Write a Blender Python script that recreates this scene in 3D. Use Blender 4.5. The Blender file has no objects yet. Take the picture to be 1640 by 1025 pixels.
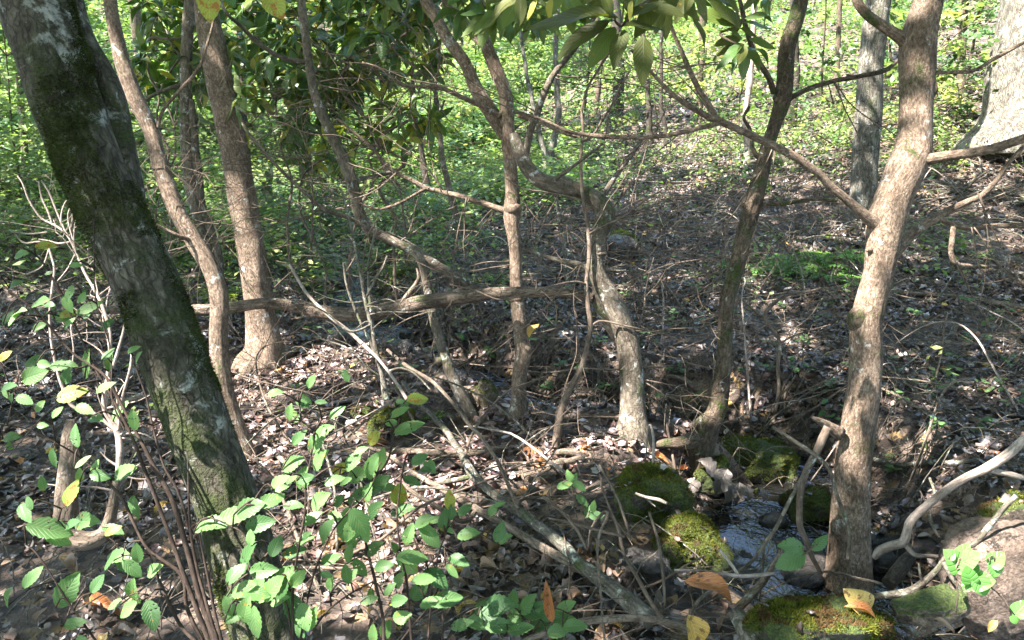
import bpy, math, random
import numpy as np
from mathutils import Vector, Matrix, Euler

random.seed(7)
rng = np.random.default_rng(7)
sc = bpy.context.scene
COL = sc.collection

# ------------------------------------------------------------------ camera
F = 1287.0                      # focal length in photo pixels (photo 1640 x 1025)
PITCH = math.radians(14.9)
CAM = Vector((0.0, 0.0, 1.55))
cd = bpy.data.cameras.new('camera')
cd.sensor_width = 36.0
cd.lens = F * 36.0 / 1640.0
cd.clip_start = 0.05
cd.clip_end = 400.0
cam = bpy.data.objects.new('camera', cd)
COL.objects.link(cam)
cam.location = CAM
cam.rotation_euler = (math.radians(90) - PITCH, 0, 0)
sc.camera = cam

# ------------------------------------------------------------------ world, sun, exposure
SUN_EL = math.radians(56)
SUN_AZ = math.radians(-112)      # direction towards the sun, from +Y (view direction) turning to the left is negative
SUN_DIR = Vector((math.sin(SUN_AZ) * math.cos(SUN_EL), math.cos(SUN_AZ) * math.cos(SUN_EL), math.sin(SUN_EL)))
world = bpy.data.worlds.new('World')
sc.world = world
world.use_nodes = True
wn = world.node_tree.nodes
sky = wn.new('ShaderNodeTexSky')
sky.sky_type = 'NISHITA'
sky.sun_disc = False
sky.sun_elevation = SUN_EL
sky.sun_rotation = SUN_AZ
sky.air_density = 1.0
sky.dust_density = 1.0
bg = wn['Background']
bg.inputs['Strength'].default_value = 0.15
world.node_tree.links.new(sky.outputs[0], bg.inputs['Color'])
sl = bpy.data.lights.new('sun', 'SUN')
sl.energy = 5.0
sl.angle = math.radians(0.55)
sl.color = (1.0, 0.93, 0.89)
so = bpy.data.objects.new('sun', sl)
COL.objects.link(so)
so.rotation_euler = SUN_DIR.to_track_quat('Z', 'Y').to_euler()
sc.view_settings.view_transform = 'Standard'
sc.view_settings.look = 'None'
sc.view_settings.exposure = 2.95
sc.view_settings.gamma = 1.0
sc.view_settings.use_curve_mapping = False
cy = sc.cycles
cy.max_bounces = 6
cy.diffuse_bounces = 4
cy.glossy_bounces = 2
cy.transmission_bounces = 4
cy.transparent_max_bounces = 4
cy.caustics_reflective = False
cy.caustics_refractive = False
cy.use_denoising = True
cy.denoiser = 'OPENIMAGEDENOISE'
cy.denoising_input_passes = 'RGB_ALBEDO_NORMAL'
cy.denoising_prefilter = 'ACCURATE'
cy.sample_clamp_indirect = 6.0

# ------------------------------------------------------------------ pixel <-> place
SP, CP = math.sin(PITCH), math.cos(PITCH)
FWD = Vector((0, CP, -SP)); UP = Vector((0, SP, CP)); RT = Vector((1, 0, 0))
def at(px, py, d):
    """the point seen at photo pixel px,py at depth d metres along the view axis"""
    return CAM + d * (FWD + RT * ((px - 820.0) / F) + UP * ((512.5 - py) / F))
def project(p):
    """arrays of world points -> px, py, depth"""
    q = np.asarray(p, float) - np.array(CAM)
    d = q @ np.array(FWD)
    d2 = np.where(d > 0.05, d, 0.05)
    return 820 + F * (q @ np.array(RT)) / d2, 512.5 - F * (q @ np.array(UP)) / d2, d

# ------------------------------------------------------------------ numpy noise
def _hash(ix, iy, iz):
    with np.errstate(over='ignore'):
        n = (ix.astype(np.int64) * 374761393 + iy.astype(np.int64) * 668265263 + iz.astype(np.int64) * 2147483647) & 0xffffffff
        n = ((n ^ (n >> 13)) * 1274126177) & 0xffffffff
        n = ((n ^ (n >> 16)) * 2246822519) & 0xffffffff
        n = n ^ (n >> 15)
    return (n & 0xffffff) / float(0xffffff)
def noise3(x, y, z):
    x, y, z = np.broadcast_arrays(np.asarray(x, float), np.asarray(y, float), np.asarray(z, float))
    ix, iy, iz = np.floor(x), np.floor(y), np.floor(z)
    fx, fy, fz = x - ix, y - iy, z - iz
    fx, fy, fz = [t * t * (3 - 2 * t) for t in (fx, fy, fz)]
    r = 0
    for dx in (0, 1):
        for dy in (0, 1):
            for dz in (0, 1):
                w = (fx if dx else 1 - fx) * (fy if dy else 1 - fy) * (fz if dz else 1 - fz)
                r = r + w * _hash(ix + dx, iy + dy, iz + dz)
    return r * 2 - 1
def fbm(x, y, z=0.0, oct=4, gain=0.5):
    a, s, r = 1.0, 0.0, 0.0
    for k in range(oct):
        r = r + a * noise3(x * 2 ** k + 17.3 * k, y * 2 ** k - 9.1 * k, z * 2 ** k + 3.7 * k)
        s += a; a *= gain
    return r / s
def sstep(t):
    t = np.clip(t, 0, 1)
    return t * t * (3 - 2 * t)

# ------------------------------------------------------------------ the lie of the land
def water_level(y):
    return -0.36 + 0.045 * (np.asarray(y, float) - 3.0)
STREAM_PX = [(1560, 1120, .30), (1440, 990, .25), (1290, 935, .28), (1225, 868, .27), (1290, 800, .26), (1270, 765, .18), (1170, 722, .13), (1060, 702, .13),
             (940, 690, .15), (850, 660, .15), (760, 612, .16), (660, 575, .18), (595, 535, .22), (545, 460, .25), (560, 390, .22), (595, 335, .3), (560, 300, .3)]
SPTS = []
for (px, py, hw) in STREAM_PX:
    d = FWD + RT * ((px - 820) / F) + UP * ((512.5 - py) / F)
    # z = -.36 + .045 (y - 3)
    t = (-0.36 - 0.135 - CAM.z) / (d.z - 0.045 * d.y)
    SPTS.append((d.x * t, d.y * t, hw))
SPTS.append((-6.0, 26.0, .5)); SPTS.append((-9.0, 60.0, .5))
SPTS.insert(0, (4.0, 0.2, .3)); SPTS.insert(0, (8.0, -6.0, .3))
SP_A = np.array(SPTS)
# smooth the course
def catmull(P, per=6):
    P = np.asarray(P, float)
    Q = np.vstack([2 * P[0] - P[1], P, 2 * P[-1] - P[-2]])
    out = []
    for i in range(1, len(Q) - 2):
        p0, p1, p2, p3 = Q[i - 1], Q[i], Q[i + 1], Q[i + 2]
        for k in range(per):
            t = k / per
            out.append(0.5 * ((2 * p1) + (-p0 + p2) * t + (2 * p0 - 5 * p1 + 4 * p2 - p3) * t * t + (-p0 + 3 * p1 - 3 * p2 + p3) * t ** 3))
    out.append(Q[-2])
    return np.array(out)
SC = catmull(SP_A, 3)
def stream_sd(x, y):
    """signed distance to the stream's middle (positive on the far, right-hand bank) and half width there"""
    x = np.asarray(x, float); y = np.asarray(y, float)
    best = np.full(x.shape, 1e9); sg = np.ones(x.shape); hw = np.full(x.shape, .3)
    for i in range(len(SC) - 1):
        ax, ay, aw = SC[i]; bx, by, bw = SC[i + 1]
        dx, dy = bx - ax, by - ay
        L = dx * dx + dy * dy + 1e-9
        t = np.clip(((x - ax) * dx + (y - ay) * dy) / L, 0, 1)
        ex, ey = x - ax - t * dx, y - ay - t * dy
        dd = np.hypot(ex, ey)
        m = dd < best
        best = np.where(m, dd, best)
        cr = dx * ey - dy * ex
        sg = np.where(m, np.where(cr < 0, 1.0, -1.0), sg)
        hw = np.where(m, aw + t * (bw - aw), hw)
    return best * sg, hw
def height_raw(x, y):
    x = np.asarray(x, float); y = np.asarray(y, float)
    s, hw = stream_sd(x, y)
    sr = np.maximum(s, 0)
    right = np.where(sr < 8, 0.09 * sr + 0.0125 * sr ** 2, 0.09 * 8 + .0125 * 64 + 0.22 * (sr - 8))
    right = np.minimum(right, 5.0 + 0.05 * sr) - 0.10 * sstep(sr / 1.5) * (y < 50)
    left = 0.02 * np.maximum(y - 3.5, 0) + 0.03 * np.maximum(-s - 3, 0)
    B = np.where(s > 0, right, left)
    B = B + 0.035 * np.maximum(y - 4, 0) + 0.10 * np.maximum(y - 16, 0) + 0.08 * np.maximum(y - 30, 0)
    B = B - 0.12 * np.exp(-((y - 5) / 3.0) ** 2) * sstep((-s) / 1.0) * (s < 0)
    # sunny mound in front of the stream
    for (mx, my, mr, mh) in MOUNDS:
        B = B + mh * np.exp(-((x - mx) ** 2 + (y - my) ** 2) / (mr * mr))
    B = B + 0.055 * fbm(x * 0.9, y * 0.9, 0.3, 3) + 0.03 * fbm(x * 3.1, y * 3.1, 1.3, 3)
    bed = water_level(y) - 0.06 + 0.03 * fbm(x * 4, y * 4, 5.0, 2)
    bank = np.where(s > 0, 0.42, 0.38) + 0.12 * noise3(x * 2.3, y * 2.3, 2.0)
    k = sstep((np.abs(s) - hw * 0.9) / bank)
    return bed * (1 - k) + B * k
MOUNDS = [(0.45, 3.75, .35, .08), (-0.6, 4.9, .7, .08)]
def spaced(lo, hi, dlo, dense_hi, n_far):
    a = np.arange(lo, dense_hi, dlo)
    b = dense_hi + (hi - dense_hi) * (np.linspace(0, 1, n_far) ** 1.8)
    return np.concatenate([a, b])
GY = np.concatenate([np.linspace(-30, 0.2, 22)[:-1], np.arange(0.2, 8, .04), np.arange(8, 18, .1), spaced(18, 30, .4, 30, 2)[:-2], 30 + 130 * (np.linspace(0, 1, 40) ** 1.6)])
_xr = np.concatenate([np.arange(0, 5, .04), np.arange(5, 13, .12), 13 + 100 * (np.linspace(0, 1, 36) ** 1.6)])
GX = np.concatenate([-_xr[::-1][:-1], _xr])
GXX, GYY = np.meshgrid(GX, GY)
GZ = height_raw(GXX, GYY)
def H(x, y):
    """height of the ground sheet, bilinear"""
    x = np.clip(np.asarray(x, float), GX[0] + 1e-6, GX[-1] - 1e-6); y = np.clip(np.asarray(y, float), GY[0] + 1e-6, GY[-1] - 1e-6)
    i = np.searchsorted(GX, x) - 1; j = np.searchsorted(GY, y) - 1
    fx = (x - GX[i]) / (GX[i + 1] - GX[i]); fy = (y - GY[j]) / (GY[j + 1] - GY[j])
    return (GZ[j, i] * (1 - fx) + GZ[j, i + 1] * fx) * (1 - fy) + (GZ[j + 1, i] * (1 - fx) + GZ[j + 1, i + 1] * fx) * fy
def hit(px, py, dmin=1.2):
    """depth (along the view axis) at which the sight line through px,py meets the ground"""
    d = FWD + RT * ((px - 820) / F) + UP * ((512.5 - py) / F)
    t = np.arange(dmin, 60, 0.01)
    zz = CAM.z + d.z * t - H(d.x * t, d.y * t)
    k = np.argmax(zz < 0)
    return float(t[k]) if zz[k] < 0 else 60.0

# ------------------------------------------------------------------ object helpers
def tag(o, label=None, cat=None, group=None, kind=None):
    if label: o['label'] = label
    if cat: o['category'] = cat
    if group: o['group'] = group
    if kind: o['kind'] = kind
    return o
def thing(name, label, cat, loc=(0, 0, 0), group=None):
    o = bpy.data.objects.new(name, None)
    o.empty_display_size = 0.1
    COL.objects.link(o)
    o.location = loc
    return tag(o, label, cat, group)
def mesh_np(name, V, Fq, mat, parent=None, col=None, tc=None, smooth=True, loc=None, uv=None):
    """one mesh object from arrays; Fq (m,4) or (m,3) or list of both; V in world space, stored about the parent's place"""
    V = np.asarray(V, float)
    origin = np.array(parent_loc(parent)) if parent is not None else (np.array(loc, float) if loc is not None else np.zeros(3))
    me = bpy.data.meshes.new(name)
    Fs = Fq if isinstance(Fq, list) else [Fq]
    Fs = [np.asarray(f, np.int32) for f in Fs if len(f)]
    nl = sum(f.size for f in Fs); nf = sum(len(f) for f in Fs)
    me.vertices.add(len(V)); me.vertices.foreach_set('co', (V - origin).astype(np.float32).ravel())
    me.loops.add(nl); me.polygons.add(nf)
    li = np.concatenate([f.ravel() for f in Fs])
    sizes = np.concatenate([np.full(len(f), f.shape[1], np.int32) for f in Fs])
    starts = np.concatenate([[0], np.cumsum(sizes)[:-1]]).astype(np.int32)
    me.loops.foreach_set('vertex_index', li)
    me.polygons.foreach_set('loop_start', starts)
    try: me.polygons.foreach_set('loop_total', sizes)
    except Exception: pass
    me.polygons.foreach_set('use_smooth', np.full(nf, smooth))
    if col is not None:
        a = me.attributes.new('col', 'FLOAT_COLOR', 'POINT')
        c = np.ones((len(V), 4), np.float32); c[:, :3] = col
        a.data.foreach_set('color', c.ravel())
    if tc is not None:
        a = me.attributes.new('tc', 'FLOAT_VECTOR', 'POINT')
        a.data.foreach_set('vector', np.asarray(tc, np.float32).ravel())
    me.update(calc_edges=True); me.validate()
    me.materials.append(mat)
    o = bpy.data.objects.new(name, me)
    COL.objects.link(o)
    if parent is not None: o.parent = parent
    else: o.location = origin
    return o
def parent_loc(p):
    l = Vector((0, 0, 0))
    while p is not None:
        l = l + p.location
        p = p.parent
    return l
def tube_np(P, R, sides=12, rough=0.05, nfreq=9.0, seed=0.0, ridge=0.0, cap=True):
    P = np.asarray(P, float); R = np.asarray(R, float)
    n = len(P)
    T = np.gradient(P, axis=0); T /= np.linalg.norm(T, axis=1)[:, None] + 1e-12
    N = np.zeros_like(P)
    a = np.array([1.0, 0, 0]) if abs(T[0, 0]) < .8 else np.array([0, 1.0, 0])
    v = a - T[0] * (a @ T[0]); N[0] = v / np.linalg.norm(v)
    for i in range(1, n):
        v = N[i - 1] - T[i] * (N[i - 1] @ T[i]); N[i] = v / (np.linalg.norm(v) + 1e-12)
    Bn = np.cross(T, N)
    S = np.concatenate([[0], np.cumsum(np.linalg.norm(np.diff(P, axis=0), axis=1))])
    th = np.linspace(0, 2 * math.pi, sides, endpoint=False)
    c, s = np.cos(th), np.sin(th)
    rm = float(np.mean(R)) + 1e-9
    fr = nfreq
    X = np.broadcast_to(c[None, :], (n, sides)); Y = np.broadcast_to(s[None, :], (n, sides)); Z = np.broadcast_to(S[:, None], (n, sides))
    disp = rough * (fbm(X * .8 + seed, Y * .8, Z * fr * .5, 3) * 1.6)
    if ridge > 0:
        disp = disp + ridge * fbm(X * 5 + seed, Y * 5, Z * fr * 1.2, 3)
    rr = R[:, None] * (1 + disp)
    V = P[:, None, :] + rr[..., None] * (c[None, :, None] * N[:, None, :] + s[None, :, None] * Bn[:, None, :])
    tc = np.stack([X * R[:, None], Y * R[:, None], Z + seed], axis=-1).reshape(-1, 3)
    V = V.reshape(-1, 3)
    i = np.arange(n - 1)[:, None]; j = np.arange(sides)[None, :]
    j2 = (j + 1) % sides
    q = np.stack([i * sides + j, i * sides + j2, (i + 1) * sides + j2, (i + 1) * sides + j], -1).reshape(-1, 4)
    fs = [q]
    if cap:
        V = np.vstack([V, P[0], P[-1]]); tc = np.vstack([tc, [0, 0, S[0]], [0, 0, S[-1]]])
        k = np.arange(sides); k2 = (k + 1) % sides
        e0 = np.stack([np.full(sides, n * sides), k2, k], -1)
        o = (n - 1) * sides
        e1 = np.stack([np.full(sides, n * sides + 1), o + k, o + k2], -1)
        fs.append(np.vstack([e0, e1]))
    return V, fs, tc
def join_parts(parts):
    Vs, q, t, tcs, cols, off = [], [], [], [], [], 0
    for p in parts:
        V, fs, tc = p[:3]
        Vs.append(V); tcs.append(tc)
        if len(p) > 3: cols.append(np.broadcast_to(p[3], (len(V), 3)))
        for f in fs:
            (q if f.shape[1] == 4 else t).append(f + off)
        off += len(V)
    fs = []
    if q: fs.append(np.vstack(q))
    if t: fs.append(np.vstack(t))
    return np.vstack(Vs), fs, np.vstack(tcs), (np.vstack(cols) if cols else None)
def smooth_path(pts, radii, step=None):
    A = np.hstack([np.asarray(pts, float), np.asarray(radii, float)[:, None]])
    if len(A) < 2: return A[:, :3], A[:, 3]
    L = np.sum(np.linalg.norm(np.diff(A[:, :3], axis=0), axis=1))
    step = step or max(0.006, 0.6 * float(np.mean(A[:, 3])))
    per = int(max(2, min(40, L / step / (len(A) - 1))))
    C = catmull(A, per)
    return C[:, :3], np.maximum(C[:, 3], 0.0006)

# ------------------------------------------------------------------ materials
def new_mat(name):
    m = bpy.data.materials.new(name); m.use_nodes = True
    nt = m.node_tree
    return m, nt, nt.nodes, nt.links, nt.nodes['Principled BSDF']
def ramp(N, stops):
    r = N.new('ShaderNodeValToRGB')
    els = r.color_ramp.elements
    while len(els) < len(stops): els.new(0.5)
    for e, (p, c) in zip(els, stops):
        e.position = p; e.color = (*c, 1) if len(c) == 3 else c
    return r
def nz(N, L, vec, scale, detail=4, rough=.6, dist=0.0):
    n = N.new('ShaderNodeTexNoise'); n.inputs['Scale'].default_value = scale; n.inputs['Detail'].default_value = detail
    n.inputs['Roughness'].default_value = rough; n.inputs['Distortion'].default_value = dist
    if vec is not None: L.new(vec, n.inputs['Vector'])
    return n
def bark(name, dark, mid, light, zs=0.25, freq=70, moss=0.0, lichen=0.0, bump=.6, mosscol=(.045, .075, .012), lsc=16, band=0.0, pale=(.42, .44, .40), fissure=0.5):
    m, nt, N, L, b = new_mat(name)
    at_ = N.new('ShaderNodeAttribute'); at_.attribute_name = 'tc'
    mp = N.new('ShaderNodeMapping'); mp.inputs['Scale'].default_value = (1, 1, zs)
    L.new(at_.outputs['Vector'], mp.inputs['Vector'])
    n1 = nz(N, L, mp.outputs[0], freq, 6, .7)
    n2 = nz(N, L, at_.outputs['Vector'], 9, 5, .7)
    r = ramp(N, [(.3, dark), (.5, mid), (.72, light)])
    L.new(n1.outputs[0], r.inputs[0])
    mix = N.new('ShaderNodeMix'); mix.data_type = 'RGBA'; mix.blend_type = 'MULTIPLY'
    mix.inputs[0].default_value = .8
    r2 = ramp(N, [(.36, (.42, .38, .34)), (.6, (1.12, 1.1, 1.08))])
    L.new(n2.outputs[0], r2.inputs[0])
    L.new(r.outputs[0], mix.inputs[6]); L.new(r2.outputs[0], mix.inputs[7])
    out = mix.outputs[2]
    # fissures running along the stem
    vo = N.new('ShaderNodeTexVoronoi'); vo.feature = 'DISTANCE_TO_EDGE'; vo.inputs['Scale'].default_value = freq * .8
    mpv = N.new('ShaderNodeMapping'); mpv.inputs['Scale'].default_value = (1, 1, zs * .9)
    nd = nz(N, L, at_.outputs['Vector'], 25, 2, .5)
    ad = N.new('ShaderNodeMixRGB'); ad.blend_type = 'ADD'; ad.inputs[0].default_value = .06
    L.new(at_.outputs['Vector'], ad.inputs[1]); L.new(nd.outputs[1], ad.inputs[2])
    L.new(ad.outputs[0], mpv.inputs['Vector']); L.new(mpv.outputs[0], vo.inputs['Vector'])
    fr = ramp(N, [(0.0, (1 - fissure,) * 3), (.12, (1, 1, 1))])
    L.new(vo.outputs['Distance'], fr.inputs[0])
    mf = N.new('ShaderNodeMix'); mf.data_type = 'RGBA'; mf.blend_type = 'MULTIPLY'; mf.inputs[0].default_value = 1.0
    L.new(out, mf.inputs[6]); L.new(fr.outputs[0], mf.inputs[7]); out = mf.outputs[2]
    hadd = N.new('ShaderNodeMath'); hadd.operation = 'MULTIPLY_ADD'
    L.new(fr.outputs[0], hadd.inputs[0]); hadd.inputs[1].default_value = .5; L.new(n1.outputs[0], hadd.inputs[2])
    height = hadd.outputs[0]
    if lichen > 0:
        nl = nz(N, L, at_.outputs['Vector'], lsc, 5, .7, .3)
        rl = ramp(N, [(.66 - .18 * lichen, (0, 0, 0)), (.72 - .18 * lichen, (1, 1, 1))])
        L.new(nl.outputs[0], rl.inputs[0])
        ml = N.new('ShaderNodeMix'); ml.data_type = 'RGBA'
        mm = N.new('ShaderNodeMath'); mm.operation = 'MULTIPLY'; L.new(rl.outputs[0], mm.inputs[0]); L.new(n1.outputs[0], mm.inputs[1])
        m2 = N.new('ShaderNodeMath'); m2.operation = 'MULTIPLY'; L.new(mm.outputs[0], m2.inputs[0]); m2.inputs[1].default_value = 1.5; m2.use_clamp = True
        L.new(m2.outputs[0], ml.inputs[0]); L.new(out, ml.inputs[6]); ml.inputs[7].default_value = (*pale, 1)
        out = ml.outputs[2]
    if moss > 0:
        nm = nz(N, L, at_.outputs['Vector'], 6.5, 8, .72, .3)
        rm_ = ramp(N, [(.62 - .3 * moss, (0, 0, 0)), (.74 - .3 * moss, (1, 1, 1))])
        L.new(nm.outputs[0], rm_.inputs[0])
        nc = nz(N, L, at_.outputs['Vector'], 120, 3, .7)
        rc = ramp(N, [(.3, tuple(x * .35 for x in mosscol)), (.55, mosscol), (.8, tuple(min(1, x * 2.0) for x in mosscol))])
        L.new(nc.outputs[0], rc.inputs[0])
        mx = N.new('ShaderNodeMix'); mx.data_type = 'RGBA'
        L.new(rm_.outputs[0], mx.inputs[0]); L.new(out, mx.inputs[6]); L.new(rc.outputs[0], mx.inputs[7])
        out = mx.outputs[2]
        hm = N.new('ShaderNodeMath'); hm.operation = 'MULTIPLY_ADD'
        L.new(nc.outputs[0], hm.inputs[0]); L.new(rm_.outputs[0], hm.inputs[1]); L.new(height, hm.inputs[2])
        height = hm.outputs[0]
    L.new(out, b.inputs['Base Color'])
    b.inputs['Roughness'].default_value = .85
    b.inputs['Specular IOR Level'].default_value = .25
    bp = N.new('ShaderNodeBump'); bp.inputs['Strength'].default_value = bump; bp.inputs['Distance'].default_value = .011
    L.new(height, bp.inputs['Height']); L.new(bp.outputs[0], b.inputs['Normal'])
    return m
def attr_mat(name, transl=0.0, rough=.6, spec=.3, tint=(1, 1, 1), sat=1.0, bump=0.0, noise_scale=90):
    """colour from the mesh's own 'col' attribute (each leaf's pigment), varied by fine noise"""
    m, nt, N, L, b = new_mat(name)
    a = N.new('ShaderNodeAttribute'); a.attribute_name = 'col'
    tc = N.new('ShaderNodeTexCoord')
    n = nz(N, L, tc.outputs['Object'], noise_scale, 4, .7)
    r = ramp(N, [(.3, (.6, .58, .55)), (.65, (1.2, 1.2, 1.2))]); L.new(n.outputs[0], r.inputs[0])
    mx = N.new('ShaderNodeMix'); mx.data_type = 'RGBA'; mx.blend_type = 'MULTIPLY'; mx.inputs[0].default_value = 1
    L.new(a.outputs['Color'], mx.inputs[6]); L.new(r.outputs[0], mx.inputs[7])
    L.new(mx.outputs[2], b.inputs['Base Color'])
    b.inputs['Roughness'].default_value = rough; b.inputs['Specular IOR Level'].default_value = spec
    if bump:
        bp = N.new('ShaderNodeBump'); bp.inputs['Strength'].default_value = bump; bp.inputs['Distance'].default_value = .004
        L.new(n.outputs[0], bp.inputs['Height']); L.new(bp.outputs[0], b.inputs['Normal'])
    if transl > 0:
        t = N.new('ShaderNodeBsdfTranslucent')
        g = N.new('ShaderNodeMix'); g.data_type = 'RGBA'; g.blend_type = 'MULTIPLY'; g.inputs[0].default_value = 1
        g.inputs[7].default_value = (1.3, 1.5, .75, 1)
        L.new(mx.outputs[2], g.inputs[6]); L.new(g.outputs[2], t.inputs['Color'])
        ms = N.new('ShaderNodeMixShader'); ms.inputs[0].default_value = transl
        L.new(b.outputs[0], ms.inputs[1]); L.new(t.outputs[0], ms.inputs[2])
        L.new(ms.outputs[0], N['Material Output'].inputs['Surface'])
    return m
def leaf_mat(name, c1, c2, transl=.4, rough=.45, vein=1.0, spots=0.0, spotcol=(.30, .16, .02), nveins=9):
    """a single leaf: midrib and side veins from its own coordinates, colour varied per leaf"""
    m, nt, N, L, b = new_mat(name)
    a = N.new('ShaderNodeAttribute'); a.attribute_name = 'tc'      # x across -1..1, y along 0..1
    oi = N.new('ShaderNodeObjectInfo')
    mixc = N.new('ShaderNodeMix'); mixc.data_type = 'RGBA'
    L.new(oi.outputs['Random'], mixc.inputs[0]); mixc.inputs[6].default_value = (*c1, 1); mixc.inputs[7].default_value = (*c2, 1)
    sx = N.new('ShaderNodeSeparateXYZ'); L.new(a.outputs['Vector'], sx.inputs[0])
    ab = N.new('ShaderNodeMath'); ab.operation = 'ABSOLUTE'; L.new(sx.outputs[0], ab.inputs[0])
    # side veins: y*n - |x|*k
    m1 = N.new('ShaderNodeMath'); m1.operation = 'MULTIPLY'; L.new(sx.outputs[1], m1.inputs[0]); m1.inputs[1].default_value = nveins
    m2 = N.new('ShaderNodeMath'); m2.operation = 'MULTIPLY_ADD'; L.new(ab.outputs[0], m2.inputs[0]); m2.inputs[1].default_value = -nveins * .28; L.new(m1.outputs[0], m2.inputs[2])
    fr = N.new('ShaderNodeMath'); fr.operation = 'FRACT'; L.new(m2.outputs[0], fr.inputs[0])
    pp = N.new('ShaderNodeMath'); pp.operation = 'PINGPONG'; L.new(m2.outputs[0], pp.inputs[0]); pp.inputs[1].default_value = .5
    vr = ramp(N, [(0, (1, 1, 1)), (.16, (0, 0, 0))]); L.new(pp.outputs[0], vr.inputs[0])
    mr = ramp(N, [(0, (1, 1, 1)), (.07, (0, 0, 0))]); L.new(ab.outputs[0], mr.inputs[0])
    mxv = N.new('ShaderNodeMath'); mxv.operation = 'MAXIMUM'; L.new(vr.outputs[0], mxv.inputs[0]); L.new(mr.outputs[0], mxv.inputs[1])
    mv = N.new('ShaderNodeMath'); mv.operation = 'MULTIPLY'; L.new(mxv.outputs[0], mv.inputs[0]); mv.inputs[1].default_value = .35 * vein
    lv = N.new('ShaderNodeMix'); lv.data_type = 'RGBA'
    L.new(mv.outputs[0], lv.inputs[0]); L.new(mixc.outputs[2], lv.inputs[6]); lv.inputs[7].default_value = (min(1, c2[0] * 2 + .05), min(1, c2[1] * 1.5 + .08), c2[2] * 2 + .03, 1)
    out = lv.outputs[2]
    tco = N.new('ShaderNodeTexCoord')
    av = N.new('ShaderNodeVectorMath'); av.operation = 'ADD'; L.new(tco.outputs['Object'], av.inputs[0])
    cmb = N.new('ShaderNodeCombineXYZ'); 
    mo = N.new('ShaderNodeMath'); mo.operation = 'MULTIPLY'; L.new(oi.outputs['Random'], mo.inputs[0]); mo.inputs[1].default_value = 37.0
    L.new(mo.outputs[0], cmb.inputs[2]); L.new(cmb.outputs[0], av.inputs[1])
    n = nz(N, L, av.outputs[0], 5, 4, .65)
    if spots > 0:
        rs = ramp(N, [(.72 - .2 * spots, (0, 0, 0)), (.78 - .2 * spots, (1, 1, 1))]); L.new(n.outputs[0], rs.inputs[0])
        msx = N.new('ShaderNodeMix'); msx.data_type = 'RGBA'; L.new(rs.outputs[0], msx.inputs[0]); L.new(out, msx.inputs[6]); msx.inputs[7].default_value = (*spotcol, 1)
        out = msx.outputs[2]
    L.new(out, b.inputs['Base Color'])
    b.inputs['Roughness'].default_value = rough; b.inputs['Specular IOR Level'].default_value = .4
    bp = N.new('ShaderNodeBump'); bp.inputs['Strength'].default_value = .35; bp.inputs['Distance'].default_value = .05
    iv = N.new('ShaderNodeMath'); iv.operation = 'SUBTRACT'; iv.inputs[0].default_value = 1; L.new(mxv.outputs[0], iv.inputs[1])
    L.new(iv.outputs[0], bp.inputs['Height']); L.new(bp.outputs[0], b.inputs['Normal'])
    if transl > 0:
        t = N.new('ShaderNodeBsdfTranslucent')
        g = N.new('ShaderNodeMix'); g.data_type = 'RGBA'; g.blend_type = 'MULTIPLY'; g.inputs[0].default_value = 1
        g.inputs[7].default_value = (1.5, 1.5, .5, 1)
        L.new(out, g.inputs[6]); L.new(g.outputs[2], t.inputs['Color'])
        ms = N.new('ShaderNodeMixShader'); ms.inputs[0].default_value = transl
        L.new(b.outputs[0], ms.inputs[1]); L.new(t.outputs[0], ms.inputs[2])
        L.new(ms.outputs[0], N['Material Output'].inputs['Surface'])
    return m
M = {}
M['moss_bark'] = bark('mossy_grey_bark', (.03, .026, .018), (.085, .078, .056), (.20, .19, .15), zs=.3, freq=55, moss=.5, lichen=.5, lsc=12, bump=1.0, mosscol=(.042, .054, .016), fissure=.55, pale=(.36, .37, .33))
M['tan_bark'] = bark('tan_flaky_bark', (.06, .043, .03), (.18, .133, .095), (.40, .32, .245), zs=.45, freq=105, moss=.16, lichen=.3, bump=.9, fissure=.28)
M['grey_bark'] = bark('grey_ridged_bark', (.05, .046, .036), (.14, .132, .105), (.25, .24, .20), zs=.16, freq=55, moss=.12, lichen=.4, bump=1.0, fissure=.6)
M['brown_bark'] = bark('brown_bark', (.035, .025, .017), (.10, .076, .052), (.20, .16, .115), zs=.3, freq=70, moss=.35, lichen=.2, bump=.8)
M['smooth_bark'] = bark('smooth_grey_brown_bark', (.055, .045, .032), (.13, .11, .082), (.24, .21, .165), zs=.45, freq=65, moss=.25, lichen=.4, bump=.8, fissure=.35)
M['dark_bark'] = bark('dark_bark', (.022, .018, .013), (.05, .042, .032), (.10, .085, .065), zs=.3, freq=70, moss=.2, lichen=.1, bump=.8)
M['pale_wood'] = bark('bleached_dead_wood', (.15, .12, .095), (.31, .26, .22), (.48, .42, .37), zs=.1, freq=80, bump=.4, fissure=.3)
M['dead_wood'] = bark('weathered_brown_dead_wood', (.07, .052, .038), (.17, .135, .10), (.30, .25, .20), zs=.12, freq=80, moss=.1, lichen=.25, bump=.7, fissure=.5)
M['log_wood'] = bark('barkless_log_wood', (.05, .036, .025), (.15, .115, .085), (.28, .23, .18), zs=.06, freq=60, moss=.2, lichen=.25, bump=.9, fissure=.6)
M['twig'] = bark('twig_bark', (.06, .045, .032), (.13, .10, .075), (.22, .18, .14), zs=.3, freq=90, bump=.3, lichen=.2, fissure=.2)
M['dark_twig'] = bark('dark_stem_bark', (.02, .013, .010), (.05, .035, .026), (.10, .075, .06), zs=.3, freq=90, bump=.3, fissure=.2)
M['lichen_wood'] = bark('lichen_crusted_wood', (.05, .044, .033), (.13, .118, .092), (.24, .225, .185), zs=.3, freq=70, moss=.3, lichen=.5, bump=.6, pale=(.40, .44, .37))
M['litter'] = attr_mat('leaf_litter', transl=0.0, rough=.34, spec=.65, noise_scale=60, bump=.3)
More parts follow.
